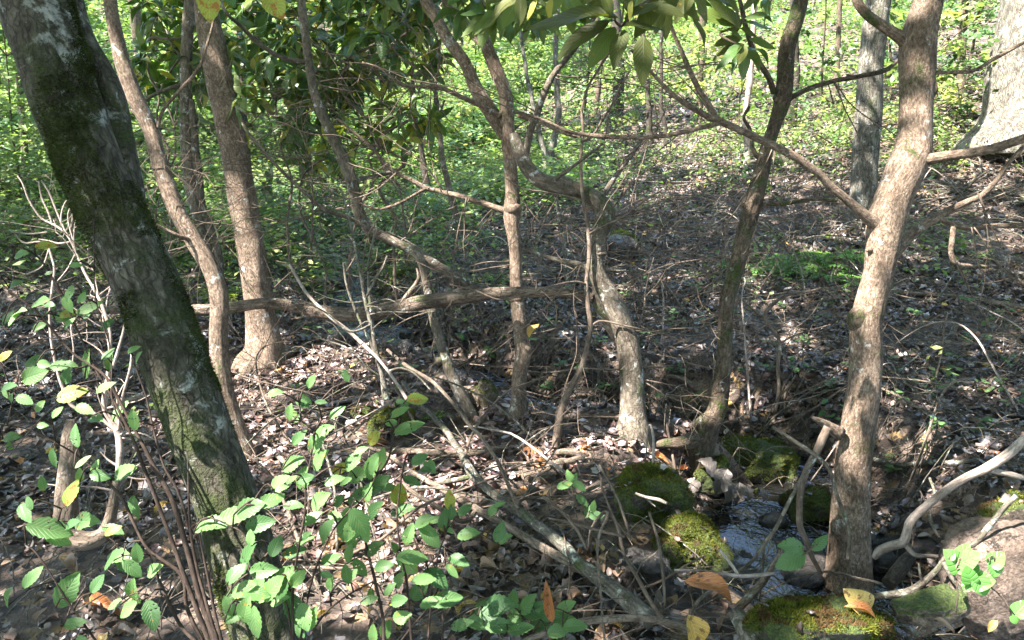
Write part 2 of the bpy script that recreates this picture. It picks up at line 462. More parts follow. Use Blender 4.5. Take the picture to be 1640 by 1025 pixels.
M['green_mass'] = attr_mat('undergrowth_leaves', transl=.45, rough=.5, spec=.3, noise_scale=8)
M['canopy'] = attr_mat('shade_canopy_leaves', transl=.35, rough=.5, noise_scale=8)
M['moss_tuft'] = attr_mat('moss_tufts', transl=.25, rough=.9, spec=.1, noise_scale=40)
M['leaf_a'] = leaf_mat('serrate_green_leaf', (.045, .115, .035), (.08, .165, .05), .35, spots=.3)
M['leaf_b'] = leaf_mat('pale_green_leaf', (.09, .19, .055), (.13, .25, .08), .35, spots=.5, spotcol=(.30, .20, .04))
M['leaf_y'] = leaf_mat('yellowing_leaf', (.16, .24, .04), (.28, .30, .05), .4, spots=.9, spotcol=(.28, .12, .02))
M['rhodo'] = leaf_mat('leathery_green_leaf', (.035, .075, .018), (.06, .12, .022), .22, rough=.35, vein=.5, nveins=14)
M['rhodo_o'] = leaf_mat('broad_olive_leaf', (.045, .062, .010), (.085, .10, .015), .4, rough=.5, vein=.6, spots=.35, nveins=10)
M['rhodo_b'] = leaf_mat('leathery_olive_leaf', (.075, .12, .022), (.11, .16, .03), .3, rough=.4, vein=.5, spots=.3, nveins=14)
M['rhodo_y'] = leaf_mat('leathery_yellow_leaf', (.28, .26, .04), (.16, .18, .03), .3, rough=.4, vein=.5, spots=.4, nveins=14)
M['vine_leaf'] = leaf_mat('glossy_vine_leaf', (.10, .26, .06), (.15, .34, .08), .35, rough=.3, vein=.5, nveins=4)
M['dry_tan'] = leaf_mat('dry_tan_leaf', (.30, .21, .14), (.20, .13, .085), .1, rough=.55, vein=.6)
M['dry_brown'] = leaf_mat('dry_brown_leaf', (.10, .062, .042), (.20, .13, .095), .1, rough=.45, vein=.6)
M['dry_grey'] = leaf_mat('dry_grey_leaf', (.15, .13, .115), (.10, .085, .072), .1, rough=.4, vein=.6)
M['dry_yellow'] = leaf_mat('fallen_yellow_leaf', (.38, .24, .05), (.45, .33, .10), .15, rough=.5, spots=.8, spotcol=(.16, .09, .03))
M['dry_orange'] = leaf_mat('fallen_orange_leaf', (.34, .13, .045), (.38, .19, .07), .15, rough=.5, spots=.8, spotcol=(.13, .06, .03))
# soil
m, nt, N, L, b = new_mat('forest_soil')
tc = N.new('ShaderNodeTexCoord')
n1 = nz(N, L, tc.outputs['Object'], 3.0, 8, .7); n2 = nz(N, L, tc.outputs['Object'], 40, 5, .75)
vo = N.new('ShaderNodeTexVoronoi'); vo.inputs['Scale'].default_value = 22; vo.inputs['Randomness'].default_value = 1
nd = nz(N, L, tc.outputs['Object'], 12, 3, .6)
ad = N.new('ShaderNodeMixRGB'); ad.blend_type = 'ADD'; ad.inputs[0].default_value = .15
L.new(tc.outputs['Object'], ad.inputs[1]); L.new(nd.outputs[1], ad.inputs[2]); L.new(ad.outputs[0], vo.inputs['Vector'])
sx = N.new('ShaderNodeSeparateColor'); L.new(vo.outputs['Color'], sx.inputs[0])
r1 = ramp(N, [(0, (.025, .018, .013)), (.35, (.06, .042, .03)), (.65, (.12, .085, .062)), (.9, (.22, .165, .125)), (1, (.26, .17, .06))])
L.new(sx.outputs[0], r1.inputs[0])
r2 = ramp(N, [(.35, (.5, .48, .45)), (.6, (1, 1, 1))]); L.new(n1.outputs[0], r2.inputs[0])
mx = N.new('ShaderNodeMix'); mx.data_type = 'RGBA'; mx.blend_type = 'MULTIPLY'; mx.inputs[0].default_value = 1
L.new(r1.outputs[0], mx.inputs[6]); L.new(r2.outputs[0], mx.inputs[7])
L.new(mx.outputs[2], b.inputs['Base Color']); b.inputs['Roughness'].default_value = .8
mh = N.new('ShaderNodeMath'); mh.operation = 'ADD'; L.new(vo.outputs['Distance'], mh.inputs[0]); L.new(n2.outputs[0], mh.inputs[1])
bp = N.new('ShaderNodeBump'); bp.inputs['Strength'].default_value = .8; bp.inputs['Distance'].default_value = .02
L.new(mh.outputs[0], bp.inputs['Height']); L.new(bp.outputs[0], b.inputs['Normal'])
M['soil'] = m
# water
m, nt, N, L, b = new_mat('stream_water')
tc = N.new('ShaderNodeTexCoord')
n1 = nz(N, L, tc.outputs['Object'], 11, 2, .5, 1.2); n2 = nz(N, L, tc.outputs['Object'], 38, 2, .5, .8)
mh = N.new('ShaderNodeMath'); mh.operation = 'MULTIPLY_ADD'; L.new(n2.outputs[0], mh.inputs[0]); mh.inputs[1].default_value = .35; L.new(n1.outputs[0], mh.inputs[2])
bp = N.new('ShaderNodeBump'); bp.inputs['Strength'].default_value = 1.0; bp.inputs['Distance'].default_value = .04
nk = nz(N, L, tc.outputs['Object'], 3.2, 3, .6); rk = ramp(N, [(.42, (.12, .12, .12)), (.56, (1, 1, 1))]); L.new(nk.outputs[0], rk.inputs[0]); L.new(rk.outputs[0], bp.inputs['Strength'])
L.new(mh.outputs[0], bp.inputs['Height']); L.new(bp.outputs[0], b.inputs['Normal'])
b.inputs['Base Color'].default_value = (.008, .008, .007, 1); b.inputs['Roughness'].default_value = .03; b.inputs['IOR'].default_value = 1.4
b.inputs['Specular IOR Level'].default_value = 1.0
M['water'] = m
def rock_mat(name, dark, mid, light, moss):
    m, nt, N, L, b = new_mat(name)
    tc = N.new('ShaderNodeTexCoord'); geo = N.new('ShaderNodeNewGeometry')
    n1 = nz(N, L, tc.outputs['Object'], 18, 8, .75); n2 = nz(N, L, tc.outputs['Object'], 4, 6, .7); n3 = nz(N, L, tc.outputs['Object'], 120, 3, .7)
    r = ramp(N, [(.3, dark), (.5, mid), (.7, light)]); L.new(n1.outputs[0], r.inputs[0])
    out = r.outputs[0]; h = n1.outputs[0]
    rb = ramp(N, [(.38, (.45, .42, .38)), (.58, (1.05, 1.03, 1.0))]); L.new(n2.outputs[0], rb.inputs[0])
    mb = N.new('ShaderNodeMix'); mb.data_type = 'RGBA'; mb.blend_type = 'MULTIPLY'; mb.inputs[0].default_value = 1; L.new(out, mb.inputs[6]); L.new(rb.outputs[0], mb.inputs[7]); out = mb.outputs[2]
    vc = N.new('ShaderNodeTexVoronoi'); vc.feature = 'DISTANCE_TO_EDGE'; vc.inputs['Scale'].default_value = 5.5
    wv_ = N.new('ShaderNodeMixRGB'); wv_.blend_type = 'ADD'; wv_.inputs[0].default_value = .22; L.new(tc.outputs['Object'], wv_.inputs[1]); L.new(n1.outputs[1], wv_.inputs[2]); L.new(wv_.outputs[0], vc.inputs['Vector'])
    rcx = ramp(N, [(0.0, (.25, .22, .2)), (.022, (1, 1, 1))]); L.new(vc.outputs['Distance'], rcx.inputs[0])
    mc_ = N.new('ShaderNodeMix'); mc_.data_type = 'RGBA'; mc_.blend_type = 'MULTIPLY'; mc_.inputs[0].default_value = 1; L.new(out, mc_.inputs[6]); L.new(rcx.outputs[0], mc_.inputs[7])
    rsp = ramp(N, [(.38, (.55, .5, .45)), (.6, (1.15, 1.12, 1.1))]); L.new(n3.outputs[0], rsp.inputs[0])
    ms_ = N.new('ShaderNodeMix'); ms_.data_type = 'RGBA'; ms_.blend_type = 'MULTIPLY'; ms_.inputs[0].default_value = 1; L.new(mc_.outputs[2], ms_.inputs[6]); L.new(rsp.outputs[0], ms_.inputs[7]); out = ms_.outputs[2]
    hc = N.new('ShaderNodeMath'); hc.operation = 'MULTIPLY_ADD'; L.new(rcx.outputs[0], hc.inputs[0]); hc.inputs[1].default_value = .6; L.new(h, hc.inputs[2]); h = hc.outputs[0]
    if moss > 0:
        s = N.new('ShaderNodeSeparateXYZ'); L.new(geo.outputs['Normal'], s.inputs[0])
        ma = N.new('ShaderNodeMath'); ma.operation = 'MULTIPLY_ADD'; L.new(s.outputs[2], ma.inputs[0]); ma.inputs[1].default_value = .45; L.new(n2.outputs[0], ma.inputs[2])
        rm_ = ramp(N, [(.80 - .45 * moss, (0, 0, 0)), (.90 - .45 * moss, (1, 1, 1))]); L.new(ma.outputs[0], rm_.inputs[0])
        rc = ramp(N, [(.3, (.02, .035, .008)), (.5, (.06, .09, .014)), (.75, (.13, .17, .025))]); L.new(n3.outputs[0], rc.inputs[0])
        mx = N.new('ShaderNodeMix'); mx.data_type = 'RGBA'; L.new(rm_.outputs[0], mx.inputs[0]); L.new(out, mx.inputs[6]); L.new(rc.outputs[0], mx.inputs[7]); out = mx.outputs[2]
        hm = N.new('ShaderNodeMath'); hm.operation = 'MULTIPLY_ADD'; L.new(n3.outputs[0], hm.inputs[0]); L.new(rm_.outputs[0], hm.inputs[1]); L.new(h, hm.inputs[2]); h = hm.outputs[0]
    L.new(out, b.inputs['Base Color']); b.inputs['Roughness'].default_value = .8
    bp = N.new('ShaderNodeBump'); bp.inputs['Strength'].default_value = .9; bp.inputs['Distance'].default_value = .03
    L.new(h, bp.inputs['Height']); L.new(bp.outputs[0], b.inputs['Normal'])
    return m
M['rock_moss'] = rock_mat('mossy_rock', (.05, .045, .035), (.11, .10, .08), (.2, .18, .15), .95)
M['rock_part'] = rock_mat('partly_mossy_rock', (.07, .06, .045), (.20, .17, .13), (.34, .30, .24), .35)
M['rock_pale'] = rock_mat('pale_lichen_rock', (.08, .065, .05), (.22, .175, .145), (.34, .285, .245), 0)
M['rock_wet'] = rock_mat('wet_dark_rock', (.012, .011, .010), (.035, .032, .028), (.07, .065, .058), 0)
M['rock_wet'].node_tree.nodes['Principled BSDF'].inputs['Roughness'].default_value = .3

# ================================================================== THE SETTING
_c = np.hypot(GXX, GYY)
ny, nx = GXX.shape
idx = np.arange(ny * nx).reshape(ny, nx)
quads = np.stack([idx[:-1, :-1], idx[:-1, 1:], idx[1:, 1:], idx[1:, :-1]], -1).reshape(-1, 4)
ground = mesh_np('ground', np.stack([GXX, GYY, GZ], -1).reshape(-1, 3), quads, M['soil'])
tag(ground, kind='structure')
# stream water: one strip along the course
wv, nW = [], 9
SCW = catmull(SP_A, 8)
Tn = np.gradient(SCW[:, :2], axis=0); Tn /= np.linalg.norm(Tn, axis=1)[:, None]
Nn = np.stack([Tn[:, 1], -Tn[:, 0]], -1)
for k in range(nW):
    o_ = (k / (nW - 1) * 2 - 1) * (SCW[:, 2] + .22)
    xy = SCW[:, :2] + Nn * o_[:, None]
    wv.append(np.stack([xy[:, 0], xy[:, 1], water_level(xy[:, 1]) + .012 * fbm(xy[:, 0] * 3, xy[:, 1] * 3, 8.0, 2)], -1))
WV = np.stack(wv, 1); nS = len(SCW)
ii = np.arange(nS * nW).reshape(nS, nW)
wq = np.stack([ii[:-1, :-1], ii[:-1, 1:], ii[1:, 1:], ii[1:, :-1]], -1).reshape(-1, 4)
water = mesh_np('stream_water', WV.reshape(-1, 3), wq, M['water'])
tag(water, kind='structure')

# ================================================================== TREES traced from the photograph
def wiggle(P, amp, freq, seed):
    P = np.asarray(P, float)
    S = np.concatenate([[0], np.cumsum(np.linalg.norm(np.diff(P, axis=0), axis=1))])
    f = np.sin(np.pi * np.clip(S / (S[-1] + 1e-9), 0, 1)) ** .5
    for a in range(3):
        P[:, a] += amp * f * fbm(S * freq + seed * 7.1 + a * 31, seed, 0.5, 3)
    return P
def trace(pts, d0, scale=1.0):
    """photo polyline [(px,py,width_px[,depth offset])] -> world points and radii"""
    P, R = [], []
    for p in pts:
        d = d0 + (p[3] if len(p) > 3 else 0.0)
        P.append(at(p[0], p[1], d)); R.append(max(p[2] * d / F / 2, 0.0012) * scale)
    return [tuple(v) for v in P], R
def limb(name, parent, pts, d0, mat, sides=None, seed=None, sink=0.0, flare=1.0, amp=.0, rough=.07, ridge=0.0, loc=None, label=None):
    P, R = trace(pts, d0)
    if sink > 0:          # first point is the base: push it under the ground and widen it
        b0 = Vector(P[0]); nb = Vector(P[1]); dn = (b0 - nb).normalized(); dn = (dn + Vector((0, 0, -1.0))).normalized()
        P.insert(0, tuple(b0 + dn * sink)); R.insert(0, R[0] * flare)
        R[1] *= (1 + (flare - 1) * .45)
    w = max(R) / d0 * F * 2
    sides = sides or int(max(7, min(110, w * 1.0 + 6)))
    seed = seed if seed is not None else (abs(hash((round(pts[0][0]), round(pts[0][1])))) % 97)
    Ps, Rs = smooth_path(P, R, step=None)
    if amp: Ps = wiggle(Ps, amp, 4.0, seed)
    V, fs, tc = tube_np(Ps, Rs, sides, rough=rough, seed=seed * 1.37, ridge=ridge, nfreq=7)
    o = mesh_np(name, V, fs, mat, parent=parent, tc=tc, loc=P[0])
    if label: o['label'] = label
    return o
def lump(name, parent, px, py, d, wpx, hpx, mat, seed=1, toward=.5):
    """a knot or burl on a stem: a rounded displaced lump"""
    c = at(px, py, d)
    rx, rz = wpx * d / F / 2, hpx * d / F / 2
    u, v = 14, 10
    th = np.linspace(0, 2 * np.pi, u, endpoint=False); ph = np.linspace(0, np.pi, v)
    X = np.sin(ph)[:, None] * np.cos(th)[None]; Y = np.sin(ph)[:, None] * np.sin(th)[None]; Z = np.cos(ph)[:, None] * np.ones(u)[None]
    dsp = 1 + .25 * fbm(X * 2.5 + seed, Y * 2.5, Z * 2.5, 3)
    # hollow scar on the camera side
    V = np.stack([X * rx * dsp, Y * rx * dsp, Z * rz * dsp], -1).reshape(-1, 3) + np.array(c)
    ii = np.arange(u * v).reshape(v, u)
    q = np.stack([ii[:-1], np.roll(ii[:-1], -1, 1), np.roll(ii[1:], -1, 1), ii[1:]], -1).reshape(-1, 4)
    tc = np.stack([X * rx, Y * rx, Z * rz + seed], -1).reshape(-1, 3)
    return mesh_np(name, V, q[:, ::-1], mat, parent=parent, tc=tc)
def twig_paths(start, direction, length, r0, depth, rnd, droop=.0, curl=.35, out=None):
    """recursive bare twig: list of (points, radii)"""
    out = out if out is not None else []
    n = max(4, int(length / .06)); n = min(n, 14)
    p = Vector(start); d = Vector(direction).normalized()
    pts, rr = [tuple(p)], [r0]
    for i in range(n):
        d = (d + Vector((rnd.gauss(0, curl), rnd.gauss(0, curl), rnd.gauss(0, curl) - droop)) * .45).normalized()
        p = p + d * (length / n)
        pts.append(tuple(p)); rr.append(r0 * (1 - .75 * (i + 1) / n))
        if depth > 0 and i > 0 and rnd.random() < .42:
            side = Vector((rnd.gauss(0, 1), rnd.gauss(0, 1), rnd.gauss(0, 1)))
            side = (side - d * side.dot(d)).normalized()
            twig_paths(p, (d * .7 + side * .8), length * rnd.uniform(.3, .6), rr[-1] * .7, depth - 1, rnd, droop, curl, out)
    out.append((pts, rr))
    return out
def twigs_mesh(name, parent, paths, mat, sides=5, loc=None):
    parts = []
    for i, (P, R) in enumerate(paths):
        Ps, Rs = smooth_path(P, R, step=.035)
        parts.append(tube_np(Ps, np.maximum(Rs, .0011), sides, rough=.04, seed=i * .7))
    V, fs, tc, _ = join_parts(parts)
    return mesh_np(name, V, fs, mat, parent=parent, tc=tc, loc=loc if loc is not None else (paths[0][0][0] if parent is None else None))
TREE = {}
def tree(key, label, trunk, mat, cat='tree', branches=(), base_d=None, knots=(), flare=1.35, sink=.12, ridge=.0, rough=.07, amp=0.0, name='tree', group=None, tw=None):
    """trunk: base first. branches: list of (points, [mat]) at depth offsets from the trunk"""
    d0 = base_d if base_d is not None else hit(trunk[0][0], min(trunk[0][1], 1020))
    base = at(trunk[0][0], trunk[0][1], d0)
    t = thing(name, label, cat, base, group)
    limb('trunk', t, trunk, d0, mat, sink=sink, flare=flare, ridge=max(ridge, .03), rough=max(rough, .10), amp=max(amp, .006))
    for bnum, b in enumerate(branches):
        limb('branch', t, b, d0, mat, amp=amp or .012, rough=.13)
    for (kx, ky, kd, kw, kh) in knots:
        lump('knot', t, kx, ky, d0 + kd, kw, kh, mat, seed=kx)
    TREE[key] = (t, d0)
    return t, d0

def fuzz(parent, o, n, Lr, tcol, thr=.1, fs_=7.0, up=.0, name='moss'):
    me = o.data; off = np.array(parent_loc(o)) 
    nv = len(me.vertices); P = np.empty(nv * 3); me.vertices.foreach_get('co', P); P = P.reshape(-1, 3) + off
    me.calc_loop_triangles(); T = np.empty(len(me.loop_triangles) * 3, np.int32); me.loop_triangles.foreach_get('vertices', T); T = T.reshape(-1, 3)
    tri = P[T]; nr = np.cross(tri[:, 1] - tri[:, 0], tri[:, 2] - tri[:, 0]); A = np.linalg.norm(nr, axis=1); nr /= A[:, None] + 1e-12
    c = tri.mean(1); w = A * np.clip((fbm(c[:, 0] * fs_, c[:, 1] * fs_, c[:, 2] * fs_ * .6, 4) - thr) * 6 + up * nr[:, 2], 0, 1) * (nr @ np.array(FWD) < .3)
    k = rng.choice(len(T), n, p=w / w.sum())
    u, v = rng.random(n), rng.random(n); s_ = u + v > 1; u[s_] = 1 - u[s_]; v[s_] = 1 - v[s_]
    B = tri[k, 0] + u[:, None] * (tri[k, 1] - tri[k, 0]) + v[:, None] * (tri[k, 2] - tri[k, 0])
    d = nr[k] + rng.normal(0, .6, (n, 3)); d /= np.linalg.norm(d, axis=1)[:, None]
    sd = np.cross(d, rng.normal(0, 1, (n, 3))); sd /= np.linalg.norm(sd, axis=1)[:, None] + 1e-9
    Lb = rng.uniform(*Lr, n)[:, None]
    VV = np.stack([B - sd * .0013, B + sd * .0013, B + d * Lb], 1).reshape(-1, 3)
    sh = np.clip(.85 + .6 * fbm(B[:, 0] * 20, B[:, 1] * 20, B[:, 2] * 20, 3) + rng.normal(0, .25, n), .2, 2)
    cc = np.array(tcol)[None] * sh[:, None]
    f = mesh_np(name, VV, np.arange(n * 3).reshape(-1, 3), M['moss_tuft'], parent=parent, col=np.repeat(cc, 3, 0)); f['kind'] = 'stuff'
    return f
# the leaning mossy tree
tree('T1', 'thick leaning trunk cloaked in dark green moss with pale lichen blotches', 
     [(462, 1110, 125), (432, 1025, 112), (400, 915, 106), (366, 805, 98), (320, 690, 98), (268, 545, 102), (224, 430, 100), (182, 342, 100), (140, 250, 104), (106, 171, 104), (78, 80, 106), (56, 0, 108), (38, -80, 108), (10, -200, 100), (-30, -340, 96)],
     M['moss_bark'], cat='mossy tree', base_d=1.92, ridge=.05, rough=.08, flare=1.15, sink=.2,
     branches=[[(232, 440, 30, .02), (214, 350, 44, .03), (203, 290, 48, .04), (190, 225, 46, .05), (180, 165, 38, .06), (163, 110, 33, .07), (138, 55, 32, .08), (118, 0, 34, .09), (95, -70, 32, .1), (70, -180, 30, .12)]],
     knots=[(330, 640, -.03, 22, 40), (205, 300, 0.02, 30, 70)])
_t1 = [c for c in TREE['T1'][0].children if c.name.startswith('trunk')][0]
fuzz(TREE['T1'][0], _t1, 26000, (.004, .011), (.055, .070, .020), thr=.15)
# reddish-brown curved stem behind it
tree('T2', 'slim pinkish brown trunk bending up behind the leaning mossy trunk, with a ringed scar',
     [(388, 735, 40), (376, 690, 34), (362, 640, 31), (353, 590, 31), (350, 535, 29), (352, 478, 29), (338, 432, 27), (310, 385, 26), (285, 345, 26), (268, 300, 26), (256, 262, 26), (240, 205, 25), (215, 152, 26), (198, 104, 25), (188, 60, 22), (176, 0, 20), (168, -80, 19), (160, -200, 16)],
     M['tan_bark'], cat='tree', branches=[[(240, 205, 10), (222, 178, 9, .05), (200, 150, 8, .1), (184, 122, 7, .15)], [(310, 385, 8), (290, 378, 6, -.08), (262, 366, 5, -.12), (250, 360, 4, -.15)],
      [(240, 300, 5, 0), (222, 310, 5, -.05), (214, 330, 4, -.1)], [(252, 205, 6, 0), (262, 175, 5, .0), (290, 140, 5, .0), (318, 105, 5, 0), (335, 60, 4, 0), (345, 20, 4, 0)]],
     knots=[(257, 268, 0, 30, 9)])
tree('T2b', 'thin grey twin-stemmed trunk standing between the pinkish stem and the straight tan trunk',
     [(362, 520, 18), (358, 470, 15), (345, 425, 16), (325, 372, 18), (314, 335, 19), (304, 285, 20), (298, 200, 19), (297, 130, 18), (300, 60, 18), (305, 0, 18), (310, -90, 16)],
     M['smooth_bark'], base_d=hit(375, 560) + .25,
     branches=[[(352, 450, 13), (350, 412, 13), (338, 372, 13), (324, 330, 13), (316, 270, 13), (310, 200, 12), (306, 160, 10)], [(300, 133, 7, 0), (270, 142, 6, -.05), (240, 155, 5, -.1), (225, 172, 4, -.1)]])
tree('T3', 'straight flaky tan trunk with a pale flared foot spreading into a surface root',
     [(420, 588, 76), (424, 560, 62), (420, 528, 50), (414, 475, 44), (404, 409, 44), (391, 342, 43), (377, 250, 43), (361, 171, 44), (346, 100, 41), (333, 33, 38), (328, -20, 36), (318, -120, 34)],
     M['tan_bark'], cat='tree', flare=1.3, ridge=.03,
     branches=[[(428, 560, 34, 0), (455, 566, 26, .1), (490, 562, 18, .2), (530, 554, 13, .3), (565, 552, 11, .35), (600, 556, 9, .4), (618, 566, 7, .45)],
               [(410, 575, 30, -.02), (398, 592, 20, -.15), (390, 606, 12, -.25)]],
     knots=[(380, 218, -.05, 12, 30)])
# stem A (left of the middle) arching to the forked lean
tree('T4', 'slender grey-brown stem arching over the log, its foot beside a small tan stone',
     [(752, 668, 26), (742, 640, 21), (724, 602, 18), (714, 574, 18), (698, 522, 16), (686, 470, 14), (676, 424, 14), (664, 404, 16), (630, 386, 15), (596, 368, 16), (576, 342, 18), (566, 300, 19), (556, 270, 19), (545, 245, 18), (530, 210, 17), (512, 172, 15), (500, 130, 14), (493, 90, 13), (488, 45, 13), (482, 0, 13), (474, -80, 12), (470, -180, 10)],
     M['smooth_bark'], cat='sapling',
     branches=[[(596, 372, 16, .02), (640, 388, 15, .05), (680, 412, 16, .1), (712, 436, 17, .12), (742, 456, 18, .14), (775, 466, 18, .15), (812, 474, 16, .16)],
               [(560, 290, 8), (590, 284, 7, .1), (620, 277, 7, .2), (634, 277, 6, .25)], [(488, 100, 8, 0), (450, 92, 8, -.1), (415, 70, 7, -.2), (390, 45, 6, -.3), (362, 20, 5, -.4), (352, -5, 5, -.4)],
               [(600, 372, 7, 0), (560, 350, 7, -.1), (520, 335, 6, -.2), (480, 300, 6, -.3), (440, 262, 5, -.35), (400, 215, 5, -.4), (388, 196, 4, -.4)]],
     knots=[(704, 578, 0, 16, 14)])
tree('T5', 'upright tan stem in the middle, knobbed at its branch joint and forking twice above',
     [(830, 668, 30), (830, 640, 26), (832, 600, 25), (837, 569, 26), (834, 540, 24), (828, 490, 22), (826, 442, 20), (824, 392, 20), (819, 345, 28), (820, 325, 26), (820, 300, 21), (818, 260, 21), (814, 217, 24), (812, 183, 25), (809, 150, 22), (794, 110, 22), (777, 67, 19), (769, 30, 18), (766, 0, 18), (762, -70, 17), (756, -180, 14)],
     M['tan_bark'], cat='tree',
     branches=[[(812, 222, 18, .0), (800, 203, 22, .02), (787, 180, 25, .03), (764, 143, 24, .04), (744, 100, 21, .05), (714, 60, 20, .07), (698, 30, 20, .08), (680, 0, 19, .1), (660, -50, 17, .1), (630, -140, 14, .1)],
               [(780, 76, 13, .0), (760, 58, 14, .05), (737, 28, 14, .1), (714, 0, 13, .15), (690, -60, 12, .15)],
               [(816, 340, 12, 0), (797, 333, 10, .0), (747, 317, 9, .05), (707, 307, 8, .1), (684, 302, 8, .12), (660, 290, 7, .12), (634, 277, 7, .12), (617, 262, 7, .1), (600, 240, 6, .1), (567, 213, 5, .1), (540, 190, 4, .1)],
               [(684, 302, 6, .12), (655, 318, 5, .05), (625, 330, 5, 0), (600, 334, 4, 0), (570, 322, 3, 0)],
               [(800, 186, 9, -.03), (770, 168, 8, -.1), (730, 150, 7, -.15), (700, 141, 7, -.2), (660, 138, 6, -.22), (640, 132, 6, -.25), (610, 110, 4, -.25), (580, 100, 3, -.25)],
               [(830, 185, 7, -.05), (870, 198, 6, -.12), (900, 212, 5, -.2), (930, 218, 5, -.25)]],
     knots=[(820, 334, -.005, 31, 24), (842, 560, 0, 22, 26), (826, 478, 0, 26, 16)])
tree('T6', 'thick S-curved grey-brown trunk sweeping sideways then down to a smooth broad foot',
     [(1014, 692, 50), (1014, 665, 42), (1013, 625, 39), (1011, 590, 38), (1003, 545, 36), (988, 502, 34), (974, 472, 31), (960, 450, 28), (953, 420, 26), (957, 388, 28), (969, 350, 34), (962, 328, 31), (932, 307, 25), (897, 299, 26), (864, 289, 25), (842, 266, 24), (829, 236, 22), (822, 214, 16)],
     M['smooth_bark'], cat='tree', flare=1.2,
     branches=[[(955, 452, 14, .03), (960, 485, 22, .07), (974, 514, 20, .09), (988, 545, 15, .12), (996, 566, 10, .12)],
               [(842, 246, 12), (850, 207, 11, -.05), (860, 187, 10, -.06), (870, 157, 10, -.1), (887, 123, 9, -.12), (914, 87, 9, -.15), (934, 60, 8, -.2), (950, 30, 8, -.2), (967, 0, 7, -.2), (975, -60, 6, -.2)],
               [(948, 440, 9, .0), (930, 425, 10, .1), (900, 418, 8, .15), (870, 410, 6, .2), (838, 398, 5, .2)],
               [(885, 292, 6, -.05), (900, 280, 6, -.1), (920, 265, 5, -.15), (945, 245, 5, -.2), (965, 230, 4, -.25)],
               [(960, 330, 9, .0), (975, 300, 9, .1), (995, 270, 8, .15), (1010, 250, 8, .15), (1027, 225, 7, .2)]],
     knots=[(905, 296, 0, 30, 26), (958, 405, 0, 28, 10)])
tree('T7', 'crooked dark brown trunk leaning right whose foot runs out along the sunlit mound',
     [(1128, 692, 40), (1143, 668, 33), (1152, 640, 29), (1158, 592, 24), (1162, 542, 23), (1164, 492, 23), (1173, 449, 24), (1187, 399, 25), (1197, 359, 26), (1207, 325, 28), (1217, 283, 26), (1229, 238, 22), (1241, 200, 22), (1253, 155, 27), (1257, 117, 26), (1261, 73, 26), (1274, 33, 24), (1282, 0, 24), (1292, -70, 22), (1300, -170, 19)],
     M['brown_bark'], cat='tree', base_d=hit(1100, 726), sink=.22,
     branches=[[(1128, 694, 30, 0), (1108, 706, 26, -.05), (1085, 712, 20, -.1), (1062, 712, 14, -.12), (1045, 716, 9, -.12)],
               [(1260, 160, 9), (1294, 143, 8, .0), (1334, 130, 8, .0), (1377, 123, 8, -.02), (1414, 115, 8, -.02), (1430, 105, 6, -.02), (1443, 92, 5, -.02)],
               [(1216, 255, 8, 0), (1206, 240, 7, 0), (1200, 210, 6, .1), (1190, 190, 5, .1), (1200, 170, 5, .1)],
               [(1240, 148, 10, 0), (1232, 125, 9, -.05), (1212, 90, 9, -.1), (1200, 60, 8, -.15), (1190, 20, 8, -.2), (1182, -10, 7, -.2)],
               [(1205, 318, 7, 0), (1240, 326, 6, -.05), (1290, 322, 5, -.1), (1340, 322, 4, -.15)]],
     knots=[(1196, 330, 0, 20, 16), (1250, 158, 0, 24, 18)])
